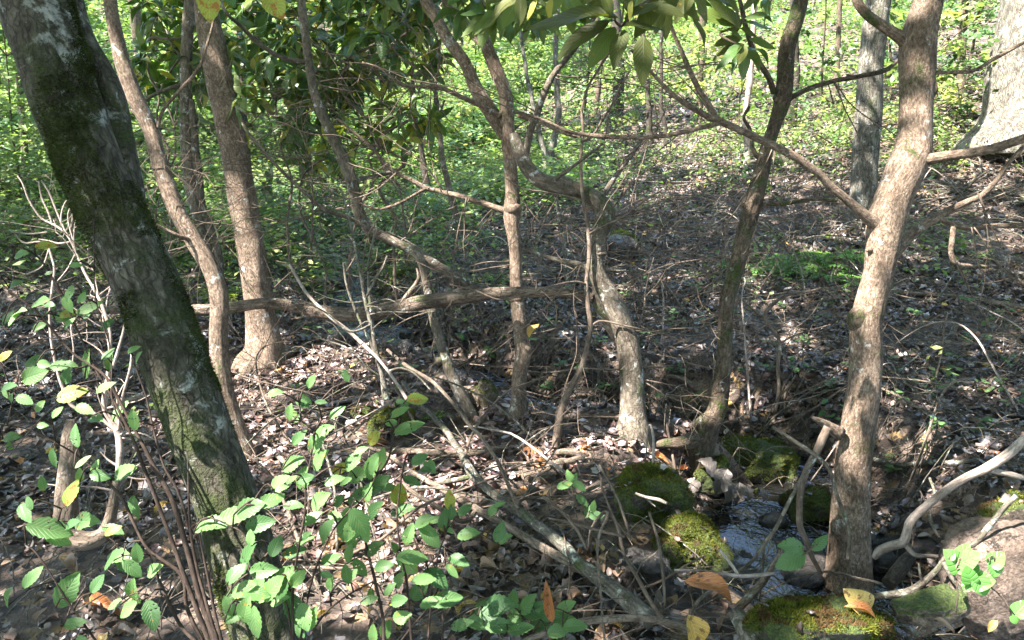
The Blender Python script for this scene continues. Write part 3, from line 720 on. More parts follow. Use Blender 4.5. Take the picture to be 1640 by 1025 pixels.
tree('T8', 'stout orange-tan foreground trunk with round branch scars, rooted at the water edge',
     [(1357, 950, 82), (1359, 915, 70), (1361, 851, 61), (1364, 801, 57), (1367, 751, 54), (1370, 717, 57), (1377, 669, 56), (1384, 625, 52), (1387, 575, 53), (1387, 529, 51), (1391, 502, 51), (1398, 469, 48), (1407, 435, 47), (1414, 392, 53), (1421, 350, 62), (1434, 312, 57), (1450, 272, 60), (1462, 240, 56), (1466, 200, 49), (1469, 150, 49), (1470, 110, 53), (1471, 67, 54), (1478, 33, 49), (1487, 0, 46), (1494, -60, 44), (1500, -170, 40)],
     M['tan_bark'], cat='tree', flare=1.15, ridge=.025,
     branches=[[(1410, 362, 26, -.02), (1384, 343, 16, -.05), (1355, 320, 13, -.08), (1327, 298, 12, -.1), (1294, 267, 12, -.13), (1241, 237, 12, -.17), (1194, 213, 12, -.2), (1144, 190, 11, -.25), (1110, 173, 9, -.3), (1090, 162, 8, -.32), (1060, 135, 6, -.35), (1035, 108, 5, -.35), (1010, 80, 4, -.35)],
               [(1150, 193, 9, -.25), (1135, 165, 9, -.25), (1120, 143, 9, -.25), (1104, 110, 8, -.25), (1094, 87, 7, -.25), (1078, 50, 6, -.25), (1066, 10, 5, -.25), (1058, -40, 5, -.25)],
               [(1155, 196, 8, -.25), (1120, 205, 7, -.25), (1090, 212, 7, -.25), (1040, 219, 7, -.22), (970, 219, 7, -.2), (920, 212, 6, -.2), (880, 197, 5, -.2), (850, 186, 5, -.2), (822, 180, 4, -.2)],
               [(1462, 72, 30, 0), (1438, 56, 20, 0), (1412, 38, 17, 0), (1388, 20, 16, 0), (1372, -5, 15, 0), (1360, -60, 13, 0)],
               [(1462, 262, 34, 0), (1490, 256, 20, -.05), (1520, 250, 17, -.1), (1562, 243, 15, -.15), (1605, 232, 14, -.2), (1660, 214, 13, -.25), (1740, 185, 11, -.3)],
               [(1420, 420, 24, .05), (1441, 398, 19, .08), (1467, 369, 17, .1), (1494, 350, 15, .1), (1512, 338, 13, .1), (1545, 322, 10, .1), (1570, 312, 9, .1), (1594, 290, 8, .1), (1618, 258, 7, .1), (1648, 225, 6, .1)],
               [(1500, 348, 9, .1), (1530, 360, 10, .08), (1560, 364, 9, .06), (1600, 361, 9, .04), (1660, 362, 8, .0)],
               [(1527, 360, 9, .08), (1526, 385, 8, .08), (1525, 405, 8, .08), (1533, 425, 9, .1), (1552, 428, 7, .15), (1580, 428, 6, .2)],
               [(1490, 118, 7, 0), (1530, 117, 7, -.05), (1560, 113, 6, -.08), (1594, 92, 6, -.1), (1650, 62, 5, -.15)],
               [(1345, 695, 22, -.05), (1322, 681, 14, -.08), (1306, 672, 8, -.1), (1300, 668, 4, -.1)]],
     knots=[(1375, 512, -.018, 34, 44), (1493, 143, -.01, 18, 24), (1478, 51, -.044, 13, 7), (1408, 468, -.042, 14, 7), (1393, 400, -.03, 12, 10), (1344, 843, -.03, 26, 34), (1352, 860, -.04, 26, 18), (1442, 292, -.05, 10, 6), (1387, 555, -.045, 16, 6)])
tree('T9', 'straight grey ridged trunk standing behind the orange-tan one on the leaf-covered slope',
     [(1379, 352, 50), (1382, 317, 43), (1384, 267, 41), (1391, 183, 40), (1394, 117, 39), (1401, 50, 39), (1407, 0, 38), (1412, -60, 37), (1420, -200, 34), (1426, -330, 30)],
     M['grey_bark'], flare=1.2, ridge=.03, base_d=hit(1379, 345))
t10, d10 = tree('T10', 'very broad grey trunk with a mossy flared root, washed white by the sun',
     [(1668, 236, 236), (1670, 210, 204), (1671, 185, 180), (1671, 150, 163), (1673, 100, 149), (1676, 50, 141), (1680, 0, 138), (1685, -100, 132), (1690, -300, 124)],
     M['grey_bark'], flare=1.25, ridge=.06, base_d=hit(1600, 232), cat='large tree')
# thin upright stem crossing the S-curved trunk
tree('T12', 'thin dark crooked stem rising in front of the S-curved trunk',
     [(893, 690, 13), (900, 655, 11), (914, 622, 10), (930, 590, 9), (940, 550, 8), (945, 520, 8), (942, 480, 8), (941, 440, 7), (945, 400, 7), (942, 365, 7), (936, 330, 6), (932, 290, 6), (931, 250, 5), (934, 210, 5), (932, 175, 4), (940, 140, 4), (958, 110, 4), (990, 60, 3), (1000, 0, 3)],
     M['twig'], cat='sapling', base_d=hit(893, 690) - .15, flare=1.0, sink=.08, amp=.01,
     branches=[[(944, 525, 4, 0), (960, 515, 3, 0), (985, 519, 3, 0), (1010, 525, 3, 0), (1060, 535, 3, .05), (1100, 548, 2, .05)],
               [(942, 376, 4, 0), (965, 362, 3, -.03), (1000, 345, 3, -.05), (1030, 322, 3, -.05), (1060, 305, 2, -.05)],
               [(941, 456, 4, 0), (920, 452, 4, -.05), (880, 460, 3, -.1), (840, 474, 3, -.1), (800, 480, 3, -.1), (760, 465, 2, -.1), (720, 455, 2, -.1)],
               [(936, 322, 4, 0), (900, 312, 3, 0), (870, 306, 3, 0), (838, 300, 2, 0), (810, 285, 2, 0)],
               [(934, 225, 4, 0), (950, 215, 4, -.02), (965, 190, 4, -.04), (985, 160, 3, -.05), (1008, 115, 3, -.05)]])
tree('T13', 'wiry bent sapling growing through the twigs right of the crooked dark trunk',
     [(1237, 690, 8), (1241, 660, 7), (1247, 625, 6), (1246, 585, 6), (1249, 549, 6), (1236, 527, 5), (1224, 508, 6), (1234, 490, 6), (1250, 478, 5), (1274, 469, 5), (1295, 467, 4), (1320, 460, 3)],
     M['twig'], cat='sapling', flare=1.0, sink=.06, amp=.006,
     branches=[[(1250, 549, 4, 0), (1270, 538, 3, 0), (1300, 528, 3, 0), (1330, 520, 2, 0)], [(1224, 508, 4, 0), (1205, 495, 3, 0), (1190, 480, 3, .0)], [(1243, 640, 3, 0), (1262, 620, 3, -.05), (1275, 600, 2, -.05)],
               [(1258, 690, 4, 0), (1257, 655, 4, 0), (1258, 628, 4, 0), (1266, 610, 3, 0)]])
# background trunks
BACK = [
 ('grey-brown background trunk seen just past the crooked dark trunk', [(1260, 212, 24), (1267, 190, 19), (1271, 140, 17), (1272, 90, 15), (1272, 40, 14), (1272, -60, 13)], 'dark_bark', None),
 ('pale birch-like background trunk peeling in white strips', [(1197, 262, 11), (1197, 240, 10), (1193, 205, 9), (1197, 165, 9), (1201, 125, 10), (1204, 80, 9), (1208, 20, 8), (1212, -60, 8)], 'pale_wood', None),
 ('dark background trunk with a mossy flared foot beyond the hanging leaf cluster', [(988, 196, 30), (989, 180, 21), (990, 150, 18), (990, 110, 18), (988, 60, 17), (985, 0, 16), (982, -60, 16)], 'dark_bark', None),
 ('slim pole trunk left of the dark mossy-footed one in the background', [(953, 184, 9), (957, 150, 9), (960, 110, 9), (958, 50, 8), (955, -50, 7)], 'brown_bark', None),
 ('slim dark pole standing beneath the lone drooping leaf', [(1041, 236, 14), (1040, 210, 11), (1038, 170, 9), (1036, 130, 8), (1030, 60, 8), (1024, -40, 7)], 'dark_bark', None),
 ('second slim pole just to the right beneath the lone drooping leaf', [(1068, 236, 9), (1065, 210, 8), (1060, 170, 7), (1058, 130, 6), (1060, 40, 6), (1058, -40, 6)], 'dark_bark', None),
 ('pair-leaning lichen-spotted pole behind the middle stem fork', [(880, 268, 16), (884, 235, 12), (892, 200, 11), (895, 167, 10), (892, 130, 9), (890, 100, 9), (891, 50, 8), (893, 0, 8), (895, -60, 7)], 'grey_bark', None),
 ('thin speckled pole leaning left behind the middle stem fork', [(875, 280, 9), (868, 230, 8), (858, 190, 7), (850, 150, 7), (840, 100, 6), (832, 50, 6), (826, 0, 6), (820, -50, 5)], 'grey_bark', None),
 ('slender grey sapling pole rising from the ferny stream bank', [(745, 392, 14), (735, 365, 13), (726, 333, 12), (717, 290, 10), (708, 240, 9), (700, 190, 8), (694, 110, 6), (690, 60, 6), (688, 0, 5)], 'smooth_bark', None),
 ('dark forked sapling pole in front of the grassy clearing', [(690, 318, 11), (682, 290, 10), (678, 262, 9), (672, 225, 8), (667, 200, 7), (663, 150, 6), (660, 90, 5)], 'dark_bark', [[(672, 225, 5, 0), (684, 208, 4, 0), (700, 190, 3, 0), (712, 160, 3, 0)]]),
 ('pale flaking pole between the ferny bank and the S-curved trunk', [(912, 470, 9), (907, 430, 8), (903, 400, 7), (898, 360, 6), (893, 330, 6), (886, 290, 5)], 'grey_bark', None),
 ('straight young trunk at the back beside the pale ridged trunk', [(1416, 138, 7), (1417, 110, 6), (1419, 60, 6), (1420, 0, 6), (1421, -40, 6)], 'brown_bark', None),
 ('slim shaded pole behind the straight tan trunk', [(400, 300, 13), (396, 260, 12), (391, 200, 12), (388, 140, 11), (386, 80, 11), (384, 0, 10), (382, -60, 10)], 'dark_bark', None),
 ('thin brown pole left of the arching stem among evergreen leaves', [(492, 320, 9), (490, 280, 8), (489, 235, 8), (488, 190, 7), (482, 150, 7)], 'brown_bark', [[(489, 222, 5, 0), (500, 205, 5, 0), (512, 185, 4, 0), (530, 165, 3, 0)]]),
 ('distant trunk in the bright leaves near the broad grey tree', [(1540, 160, 13), (1541, 120, 12), (1543, 60, 12), (1546, 0, 11), (1548, -50, 11)], 'brown_bark', None),
 ('distant slim trunk left of the pale ridged trunk', [(1338, 150, 9), (1340, 110, 9), (1342, 60, 8), (1345, 0, 8), (1347, -50, 8)], 'brown_bark', None),
 ('distant brown trunk in the bright leaves beyond the drooping leaf', [(1120, 190, 12), (1121, 150, 11), (1123, 90, 11), (1126, 20, 10), (1128, -50, 10)], 'brown_bark', None),
 ('distant grey pole left behind the leaning mossy trunk', [(42, 300, 12), (38, 240, 11), (34, 170, 10), (30, 90, 9), (26, 0, 9), (24, -50, 8)], 'brown_bark', None),
]
for lab, pts, mt, br in BACK:
    d = min(hit(pts[0][0], pts[0][1]), 26)
    tree('back', lab, pts, M[mt], base_d=d, branches=br or (), flare=1.15, sink=.3, ridge=.03, amp=.02 * d / 8, name='background_tree')

# bare dead twigs in the middle distance, each spray a part of the tree it grows from
rnd = random.Random(11)
def sprays(key, spots, mat, length=(.3, .8), r=.004, depth=2):
    t, d0 = TREE[key]
    for (px, py, dx, dy) in spots:
        for rep in range(2):
          p = at(px + rep * rnd.uniform(-6, 6), py + rep * rnd.uniform(-4, 4), d0)
          dx, dy = dx + rep * rnd.uniform(-.5, .5), dy + rep * rnd.uniform(-.7, .7)
          direction = RT * dx - UP * dy + FWD * rnd.uniform(-.3, .4)
          paths = twig_paths(p, direction, rnd.uniform(*length) * 1.35, r, depth + 1, rnd, curl=.28)
          twigs_mesh('twig_spray', t, paths, mat)
for _k, _n in (('T10', 2500), ('T7', 5000), ('T8', 1800), ('T3', 1200)):
    fuzz(TREE[_k][0], [c for c in TREE[_k][0].children if c.name.startswith('trunk')][0], _n, (.002, .006), (.06, .07, .02), thr=.1, fs_=5)
sprays('T4', [(560, 290, -1, -.3), (570, 330, -1, .1), (512, 172, -1, .4), (500, 130, 1, .3), (640, 390, .6, -1), (596, 368, -.4, 1), (545, 250, 1, .5), (690, 500, -1, .2), (488, 60, 1, .6), (545, 240, -1, .5)], M['twig'])
sprays('T5', [(797, 333, -.6, .6), (707, 307, -.4, -1), (747, 317, -.3, 1), (634, 277, -1, .6), (660, 138, -.6, .7), (730, 150, -.5, -.8), (820, 300, 1, .5), (814, 217, 1, -.4), (600, 240, -1, -.3), (826, 420, -1, .5), (834, 540, 1, -.5), (690, 141, -.2, 1)], M['twig'])
sprays('T6', [(887, 123, 1, .4), (860, 187, -1, -.4), (930, 425, -.5, 1), (995, 270, 1, -.4), (970, 350, 1, .3), (970, 350, 1, -.5), (900, 300, -.4, 1), (1000, 530, 1, -.1), (1010, 600, 1, .4), (960, 400, 1, .2)], M['twig'])
sprays('T7', [(1165, 500, -1, .3), (1158, 592, -1, -.2), (1217, 283, -1, .5), (1200, 350, 1, .2), (1187, 399, -1, .4), (1212, 90, -1, .3), (1334, 130, .4, 1)], M['twig'])
sprays('T8', [(1144, 190, -.5, -1), (1104, 110, -1, -.2), (1241, 237, -.4, 1), (1040, 218, -.2, 1), (970, 218, 0, -1), (1090, 160, -1, -.4), (1570, 312, .4, .8), (1560, 364, .3, 1), (1533, 425, .4, 1), (1620, 360, 1, .5)], M['twig'], length=(.2, .45), r=.003)
sprays('T3', [(404, 409, 1, -.2), (377, 250, -1, -.3), (391, 342, 1, .4), (414, 475, 1, -.4), (361, 171, 1, .3)], M['twig'], length=(.3, .8))
sprays('T2', [(310, 385, -1, .2), (285, 345, 1, .3), (240, 205, -1, -.3), (353, 590, 1, .4), (256, 262, 1, .2)], M['twig'], length=(.2, .6))
sprays('T2b', [(304, 285, -1, -.3), (298, 200, -1, .2), (300, 60, 1, .4)], M['twig'], length=(.3, .7))

# ================================================================== LEAF MESHES
def leaf_mesh(name, mat, kind='oval', wr=.6, serr=0, curl=.12, fold=.12, seed=0, nu=5, nv=10):
    """unit leaf along +Y from 0 to 1, normal +Z, width wr"""
    r = random.Random(seed)
    V, TC = [], []
    for j in range(nv + 1):
        t = j / nv
        if kind == 'oval': w = math.sin(math.pi * t ** .8) ** .8
        elif kind == 'long': w = (math.sin(math.pi * t ** .75)) ** .75 * (1 - .12 * t)
        elif kind == 'heart': w = (math.sin(math.pi * (t * .93 + .07) ** .62)) ** .7
        elif kind == 'lobed': w = math.sin(math.pi * t ** .85) ** .6 * (.62 + .42 * abs(math.sin(t * math.pi * 3.4)))
        else: w = math.sin(math.pi * t)
        w = max(w, 0.0) * wr / 2
        for i in range(nu):
            s = i / (nu - 1) * 2 - 1
            ww = w * (1 + (serr * (1 if j % 2 else -1) if abs(s) > .99 else 0))
            x = s * ww
            y = t + (.05 * abs(s) * w if serr else 0)
            z = fold * abs(s) * w * 2 - curl * (t - .4) ** 2 * 1.6 + curl * .5 * abs(s) ** 2 * math.sin(t * 6 + seed) * .5 + r.gauss(0, .004)
            V.append((x, y, z)); TC.append((s, t, seed * .37))
    q = []
    for j in range(nv):
        for i in range(nu - 1):
            a = j * nu + i
            q.append((a, a + 1, a + nu + 1, a + nu))
    me = bpy.data.meshes.new(name)
    me.from_pydata(V, [], q)
    me.attributes.new('tc', 'FLOAT_VECTOR', 'POINT').data.foreach_set('vector', np.array(TC, np.float32).ravel())
    me.polygons.foreach_set('use_smooth', [True] * len(q))
    me.materials.append(mat)
    return me
def bite(me, k, r):
    """insect holes: a few faces eaten out of a leaf"""
    import bmesh
    bm = bmesh.new(); bm.from_mesh(me); bm.faces.ensure_lookup_table()
    pick = set()
    for _ in range(k):
        f = r.randrange(len(bm.faces)); pick.add(f)
        if r.random() < .5: pick.add(min(len(bm.faces) - 1, f + 1))
    bmesh.ops.subdivide_edges(bm, edges=list({e for i in pick for e in bm.faces[i].edges}), cuts=1, use_grid_fill=True)
    bm.faces.ensure_lookup_table()
    small = sorted(bm.faces, key=lambda f: f.calc_area())[8:8 + 0]
    fs = [f for f in bm.faces if i_in(f, pick)] if False else [bm.faces[i] for i in pick if i < len(bm.faces)]
    bmesh.ops.delete(bm, geom=fs, context='FACES'); bm.to_mesh(me); bm.free()
def variants(name, mats, n, **kw):
    out = []
    for k in range(n):
        k2 = dict(kw)
        k2['curl'] = kw.get('curl', .12) * random.uniform(.5, 1.7); k2['fold'] = kw.get('fold', .12) * random.uniform(.4, 1.6)
        k2['wr'] = kw.get('wr', .6) * random.uniform(.88, 1.12)
        out.append(leaf_mesh(name, mats[k % len(mats)], seed=k * 3 + 1, **k2))
        if kw.get('serr') and k % 2: bite(out[-1], 3, random.Random(k))
    return out
LV = {
 'green': variants('leaf', [M['leaf_a'], M['leaf_a'], M['leaf_b']], 12, kind='oval', wr=.54, serr=.07, nv=14),
 'pale': variants('leaf', [M['leaf_b']], 4, kind='oval', wr=.54, serr=.07, nv=14),
 'yellow': variants('leaf', [M['leaf_y']], 3, kind='oval', wr=.6, serr=.05, nv=12),
 'rhodo': variants('leaf', [M['rhodo'], M['rhodo'], M['rhodo_b']], 6, kind='long', wr=.33, curl=.25, nu=3, nv=7),
 'rhodo_big': variants('leaf', [M['rhodo_o'], M['rhodo_o'], M['rhodo_b']], 4, kind='oval', wr=.39, curl=.2, nv=12),
 'rhodo_b': variants('leaf', [M['rhodo_b']], 3, kind='long', wr=.33, curl=.25, nu=3, nv=7),
 'rhodo_y': variants('leaf', [M['rhodo_y']], 3, kind='long', wr=.30, curl=.3, nu=3, nv=7),
 'vine': variants('leaf', [M['vine_leaf']], 4, kind='heart', wr=.85, curl=.1),
 'fallen': variants('fallen_leaf', [M['dry_tan'], M['dry_brown'], M['dry_grey'], M['dry_brown'], M['dry_tan'], M['dry_brown'], M['dry_grey'], M['dry_yellow']], 16, kind='oval', wr=.55, curl=.55, fold=.5, nv=7),
 'fallen_long': variants('fallen_leaf', [M['dry_tan'], M['dry_orange']], 4, kind='long', wr=.3, curl=.5, fold=.7, nv=8),
 'fallen_lobed': variants('fallen_leaf', [M['dry_brown'], M['dry_tan'], M['dry_grey']], 6, kind='lobed', wr=.8, curl=.5, fold=.3, nv=11),
}
def frame_m(origin, ydir, normal, length, wid=1.0):
    y = Vector(ydir).normalized(); n = Vector(normal); n = (n - y * n.dot(y)).normalized(); x = y.cross(n)
    return Matrix(((x.x * length * wid, y.x * length, n.x * length, origin[0]), (x.y * length * wid, y.y * length, n.y * length, origin[1]), (x.z * length * wid, y.z * length, n.z * length, origin[2]), (0, 0, 0, 1)))
def put_leaf(name, mesh, parent, M4):
    o = bpy.data.objects.new(name, mesh); COL.objects.link(o)
    if parent is not None:
        o.parent = parent
        o.matrix_basis = Matrix.Translation(-parent_loc(parent)) @ M4
    else: o.matrix_basis = M4
    return o
def px_leaf(name, kind, parent, bx, by, tx, ty, d, tilt=None, wid=1.0, rnd=random):
    """a leaf whose stalk end is seen at bx,by and tip at tx,ty; tilt: how far the tip lies deeper (+) or nearer (-)"""
    a = at(bx, by, d)
    L = math.hypot(tx - bx, ty - by) * d / F
    tilt = tilt if tilt is not None else rnd.uniform(-.5, .4)
    ydir = RT * (tx - bx) - UP * (ty - by); ydir = ydir.normalized() + FWD * tilt
    Lr = L * ydir.length
    nrm = -FWD * .75 + UP * rnd.uniform(.2, .9) + RT * rnd.uniform(-.4, .4)
    me = LV[kind][rnd.randrange(len(LV[kind]))]
    return put_leaf(name, me, parent, frame_m(a, ydir, nrm, Lr, wid)), a

# ================================================================== FOREGROUND SHRUBS (stems traced, leaves placed where the photo has them)
def shrub(name, label, cat, stems, leaves, d0, mat, kinds=('green', 'green', 'pale'), loc_px=None, stalk=True, group=None, seed=1, sprig=None):
    r = random.Random(seed)
    base = at(stems[0][0][0], stems[0][0][1], d0)
    t = thing(name, label, cat, base, group)
    samples = []
    for s in stems:
        P, R = trace(s, d0, .72)
        Ps, Rs = smooth_path(P, R)
        Ps = wiggle(Ps, .006, 6, r.random() * 40)
        V, fs, tc = tube_np(Ps, Rs, 7, rough=.05, seed=r.random() * 9)
        mesh_np('stem', V, fs, mat, parent=t, tc=tc)
        samples += [Vector(p) for p in Ps[::2]]
    pet = []
    if sprig is None and len(leaves) > 25:
        extra = []
        for lf in leaves:
            if r.random() < .55:
                ox, oy, sc2, an = r.gauss(0, 26), r.gauss(0, 22), r.uniform(.45, .85), r.uniform(-.9, .9)
                vx, vy = lf[2] - lf[0], lf[3] - lf[1]; vx, vy = (vx * math.cos(an) - vy * math.sin(an)) * sc2, (vx * math.sin(an) + vy * math.cos(an)) * sc2
                extra.append((lf[0] + ox, lf[1] + oy, lf[0] + ox + vx, lf[1] + oy + vy))
        leaves = [(l[0] + (l[2] - l[0]) * .06, l[1] + (l[3] - l[1]) * .06, l[0] + (l[2] - l[0]) * .94, l[1] + (l[3] - l[1]) * .94) + tuple(l[4:]) for l in leaves] + extra
    for lf in leaves:
        bx, by, tx, ty = lf[:4]
        kind = lf[4] if len(lf) > 4 else r.choice(kinds)
        dd = lf[5] if len(lf) > 5 else r.uniform(-.1, .06)
        o, a = px_leaf('leaf', kind, t, bx, by, tx, ty, d0 + dd, rnd=r)
        if stalk and samples:
            q = min(samples, key=lambda s: (s - a).length)
            mid = (a + q) / 2 + Vector((0, 0, .012))
            if (a - q).length > .004: pet.append(([tuple(q), tuple(mid), tuple(a)], [.0021, .0018, .0014]))
            samples.append(mid)
    if pet: twigs_mesh('leaf_stalks', t, pet, mat, sides=4)['kind'] = 'stuff'
    return t
def scatter_leaves(spots, size, r, ang=None, kind=None):
    """spots: (px,py[,size]) leaf centres -> leaf entries"""
    out = []
    for s in spots:
        L = s[2] if len(s) > 2 else size * r.uniform(.75, 1.25)
        a = (s[3] if len(s) > 3 else r.uniform(-2.7, -.2) if ang is None else r.gauss(*ang))
        dx, dy = math.cos(a) * L / 2, -math.sin(a) * L / 2
        e = [s[0] - dx, s[1] - dy, s[0] + dx, s[1] + dy]
        if kind: e.append(kind)
        out.append(tuple(e))
    return out
R1 = random.Random(5)
shrub('leafy_shrub', 'multi-stemmed shrub with dark wiry stems fanning up left of the mossy trunk foot', 'shrub',
      [[(352, 1040, 16), (322, 960, 14), (300, 880, 13), (275, 800, 12), (245, 745, 11), (222, 700, 8), (190, 640, 8), (165, 600, 6), (110, 560, 5), (60, 500, 5), (20, 470, 4), (-10, 440, 4)],
       [(340, 1040, 12), (310, 960, 11), (285, 890, 10), (262, 830, 9), (240, 770, 9), (215, 705, 7), (180, 640, 6), (150, 590, 5), (100, 480, 5), (60, 410, 4), (0, 385, 4)],
       [(330, 1040, 10), (300, 975, 9), (290, 920, 9), (240, 880, 7), (215, 840, 7), (195, 800, 7), (160, 760, 5), (110, 720, 4), (50, 690, 3), (0, 680, 3)],
       [(345, 1040, 9), (318, 940, 8), (305, 860, 7), (285, 790, 6), (262, 745, 5), (250, 700, 5), (235, 640, 4), (215, 580, 4), (205, 530, 3)],
       [(352, 1040, 9), (330, 960, 8), (312, 890, 7), (304, 820, 5), (302, 770, 4), (300, 720, 3)],
       [(325, 1040, 9), (290, 1000, 8), (262, 945, 8), (250, 920, 6), (240, 890, 4)],
       [(160, 1035, 5), (130, 990, 5), (110, 965, 5), (90, 935, 4), (60, 890, 4), (40, 870, 3)],
       [(200, 690, 4), (180, 640, 4), (178, 560, 3), (155, 480, 3), (152, 400, 3), (150, 350, 3)],
       [(358, 1040, 8), (345, 980, 7), (335, 930, 6), (322, 870, 4), (318, 830, 3)]],
      scatter_leaves([(72, 852, 78, -.35), (88, 865, 50, -.5), (142, 832, 60, .1), (120, 838, 40, .5), (108, 945, 78, 1.0), (222, 884, 40, 1.6), (185, 892, 60, .7), (200, 905, 50, -.9), (220, 945, 55, 1.5), (203, 978, 50, -2.4), (247, 982, 55, -1.1), (248, 912, 40, .6),
                      (16, 955, 44, 1.2), (50, 925, 50, .9), (155, 935, 40, 1.0), (205, 755, 60, .5), (218, 812, 46, -1.3), (112, 790, 50, 1.3), (84, 735, 40, -1.6), (112, 632, 55, .3), (137, 655, 40, -.3), (120, 698, 45, 1.8),
                      (60, 600, 60, .3), (100, 585, 50, 0), (145, 582, 60, 1.2), (22, 510, 36, .9), (35, 500, 34, .3), (62, 522, 30, .8), (70, 485, 44, .1), (112, 503, 40, .2), (108, 487, 36, -1.2), (140, 492, 50, .5), (130, 475, 30, 1.2), (72, 393, 40, .1), (36, 408, 32, .2),
                      (122, 425, 26, 0), (26, 455, 30, .5), (130, 476, 24, 1.4), (170, 520, 30, .8), (178, 578, 40, 1.3), (190, 658, 44, 1.1), (18, 620, 40, .3), (40, 640, 36, -.4), (65, 650, 30, .8), (160, 762, 40, -.2), (130, 740, 34, .7), (20, 700, 36, .2), (66, 775, 30, 1.9),
                      (120, 998, 44, .2), (180, 850, 34, .5), (170, 620, 44, .5), (215, 560, 30, .5), (92, 660, 30, .8), (8, 570, 30, .7)], 45, R1),
      1.75, M['dark_twig'], kinds=('green',) * 8 + ('pale',) * 3 + ('yellow',), seed=3)
R2 = random.Random(6)
shrub('leafy_shrub', 'bright leaves on arching twigs crossing in front of the mossy trunk foot', 'shrub',
      [[(470, 1045, 7), (468, 980, 6), (470, 930, 6), (478, 880, 5), (488, 820, 5), (490, 770, 4), (500, 720, 3), (505, 690, 3)],
       [(470, 1040, 6), (455, 960, 5), (432, 920, 5), (410, 890, 5), (400, 870, 4), (385, 850, 4), (360, 838, 3)],
       [(478, 1040, 6), (492, 960, 5), (510, 900, 5), (535, 850, 4), (560, 820, 4), (590, 790, 3), (610, 740, 3)],
       [(405, 915, 6), (425, 890, 6), (450, 862, 5), (462, 850, 4), (475, 830, 4)],
       [(480, 1045, 6), (515, 990, 5), (550, 960, 4), (600, 930, 4)]],
      scatter_leaves([(342, 838, 58, .0, ), (375, 828, 72, .35), (402, 812, 60, .4), (432, 803, 50, .3), (418, 838, 60, .2), (400, 890, 72, 1.1), (424, 912, 58, 0.1), (440, 876, 40, 1.2), (376, 920, 46, .9), (385, 950, 60, .4), (412, 942, 60, 1.3), (440, 938, 66, .9), (395, 975, 56, 1.3), (410, 995, 60, -1.4), (468, 975, 66, -1.3), (480, 985, 60, -1.1), (500, 990, 44, 1.3),
                      (455, 925, 60, .7), (448, 960, 40, .4), (478, 925, 44, .9), (470, 885, 46, .2), (440, 800, 34, .5), (508, 705, 56, 1.2), (515, 735, 50, .9), (520, 690, 40, .5), (480, 700, 40, .8), (470, 742, 50, .5), (490, 765, 36, .3), (465, 660, 34, 1.4), (488, 640, 30, -.6), (450, 770, 46, .6), (515, 800, 50, .7), (525, 850, 60, 1.2), (500, 830, 44, .6),
                      (535, 770, 40, .3), (530, 895, 40, .4), (556, 918, 40, 1.7), (530, 932, 34, 1.4), (575, 840, 66, -1.1), (560, 850, 50, -1.9), (600, 745, 40, 1.1), (540, 660, 36, .7), (440, 630, 30, .2), (500, 610, 30, 1.0), (470, 810, 40, .0)], 46, R2),
      1.62, M['dark_twig'], kinds=('green', 'pale', 'pale', 'green'), seed=4)
R3 = random.Random(8)
shrub('leafy_shrub', 'young shrub with toothed leaves standing in the pink sunlit leaf litter', 'shrub',
      [[(615, 1040, 8), (612, 990, 7), (600, 930, 7), (588, 880, 6), (580, 830, 5), (590, 780, 4), (620, 740, 5), (630, 700, 5), (640, 670, 4)],
       [(660, 1040, 7), (655, 980, 6), (650, 930, 6), (640, 880, 5), (635, 830, 4), (640, 780, 4), (650, 730, 3)],
       [(685, 1040, 6), (688, 990, 5), (690, 940, 5), (680, 900, 4), (665, 870, 4), (650, 840, 3), (645, 820, 3)],
       [(640, 1030, 5), (700, 950, 4), (700, 900, 4), (715, 850, 3), (720, 820, 3)],
       [(708, 1040, 5), (710, 980, 4), (705, 930, 4), (690, 890, 3)]],
      scatter_leaves([(655, 685, 60, .3), (668, 640, 40, .1), (597, 745, 56, 1.2), (575, 760, 50, .3), (560, 850, 60, -1.1), (578, 840, 60, 1.7), (572, 795, 50, .7), (610, 735, 44, 1.3), (640, 790, 44, 1.4), (645, 815, 50, .3), (600, 815, 50, .8), (655, 855, 44, 1.2), (690, 860, 50, -.7), (712, 833, 46, 1.5), (680, 835, 44, .4), (660, 895, 60, -.1), (598, 878, 44, .6), (576, 912, 44, -1.1),
                      (640, 928, 36, 1.1), (672, 945, 46, .9), (700, 925, 54, -.6), (715, 965, 60, .1), (690, 965, 44, .4), (672, 735, 36, .5), (688, 750, 32, -.8), (620, 780, 40, .0), (660, 770, 36, -.3), (720, 800, 40, 1.6), (615, 905, 40, .3), (750, 855, 44, .2), (800, 852, 42, 1.2), (735, 895, 40, -.2), (620, 1005, 44, 1.2), (592, 960, 36, .3), (645, 985, 40, .4), (600, 700, 34, .8), (640, 660, 40, .5), (560, 885, 40, 1.4), (545, 800, 34, .8), (724, 915, 34, -.8)], 44, R3),
      1.95, M['dark_twig'], kinds=('green',) * 8 + ('pale',) * 3 + ('yellow',), seed=5)
R4 = random.Random(9)
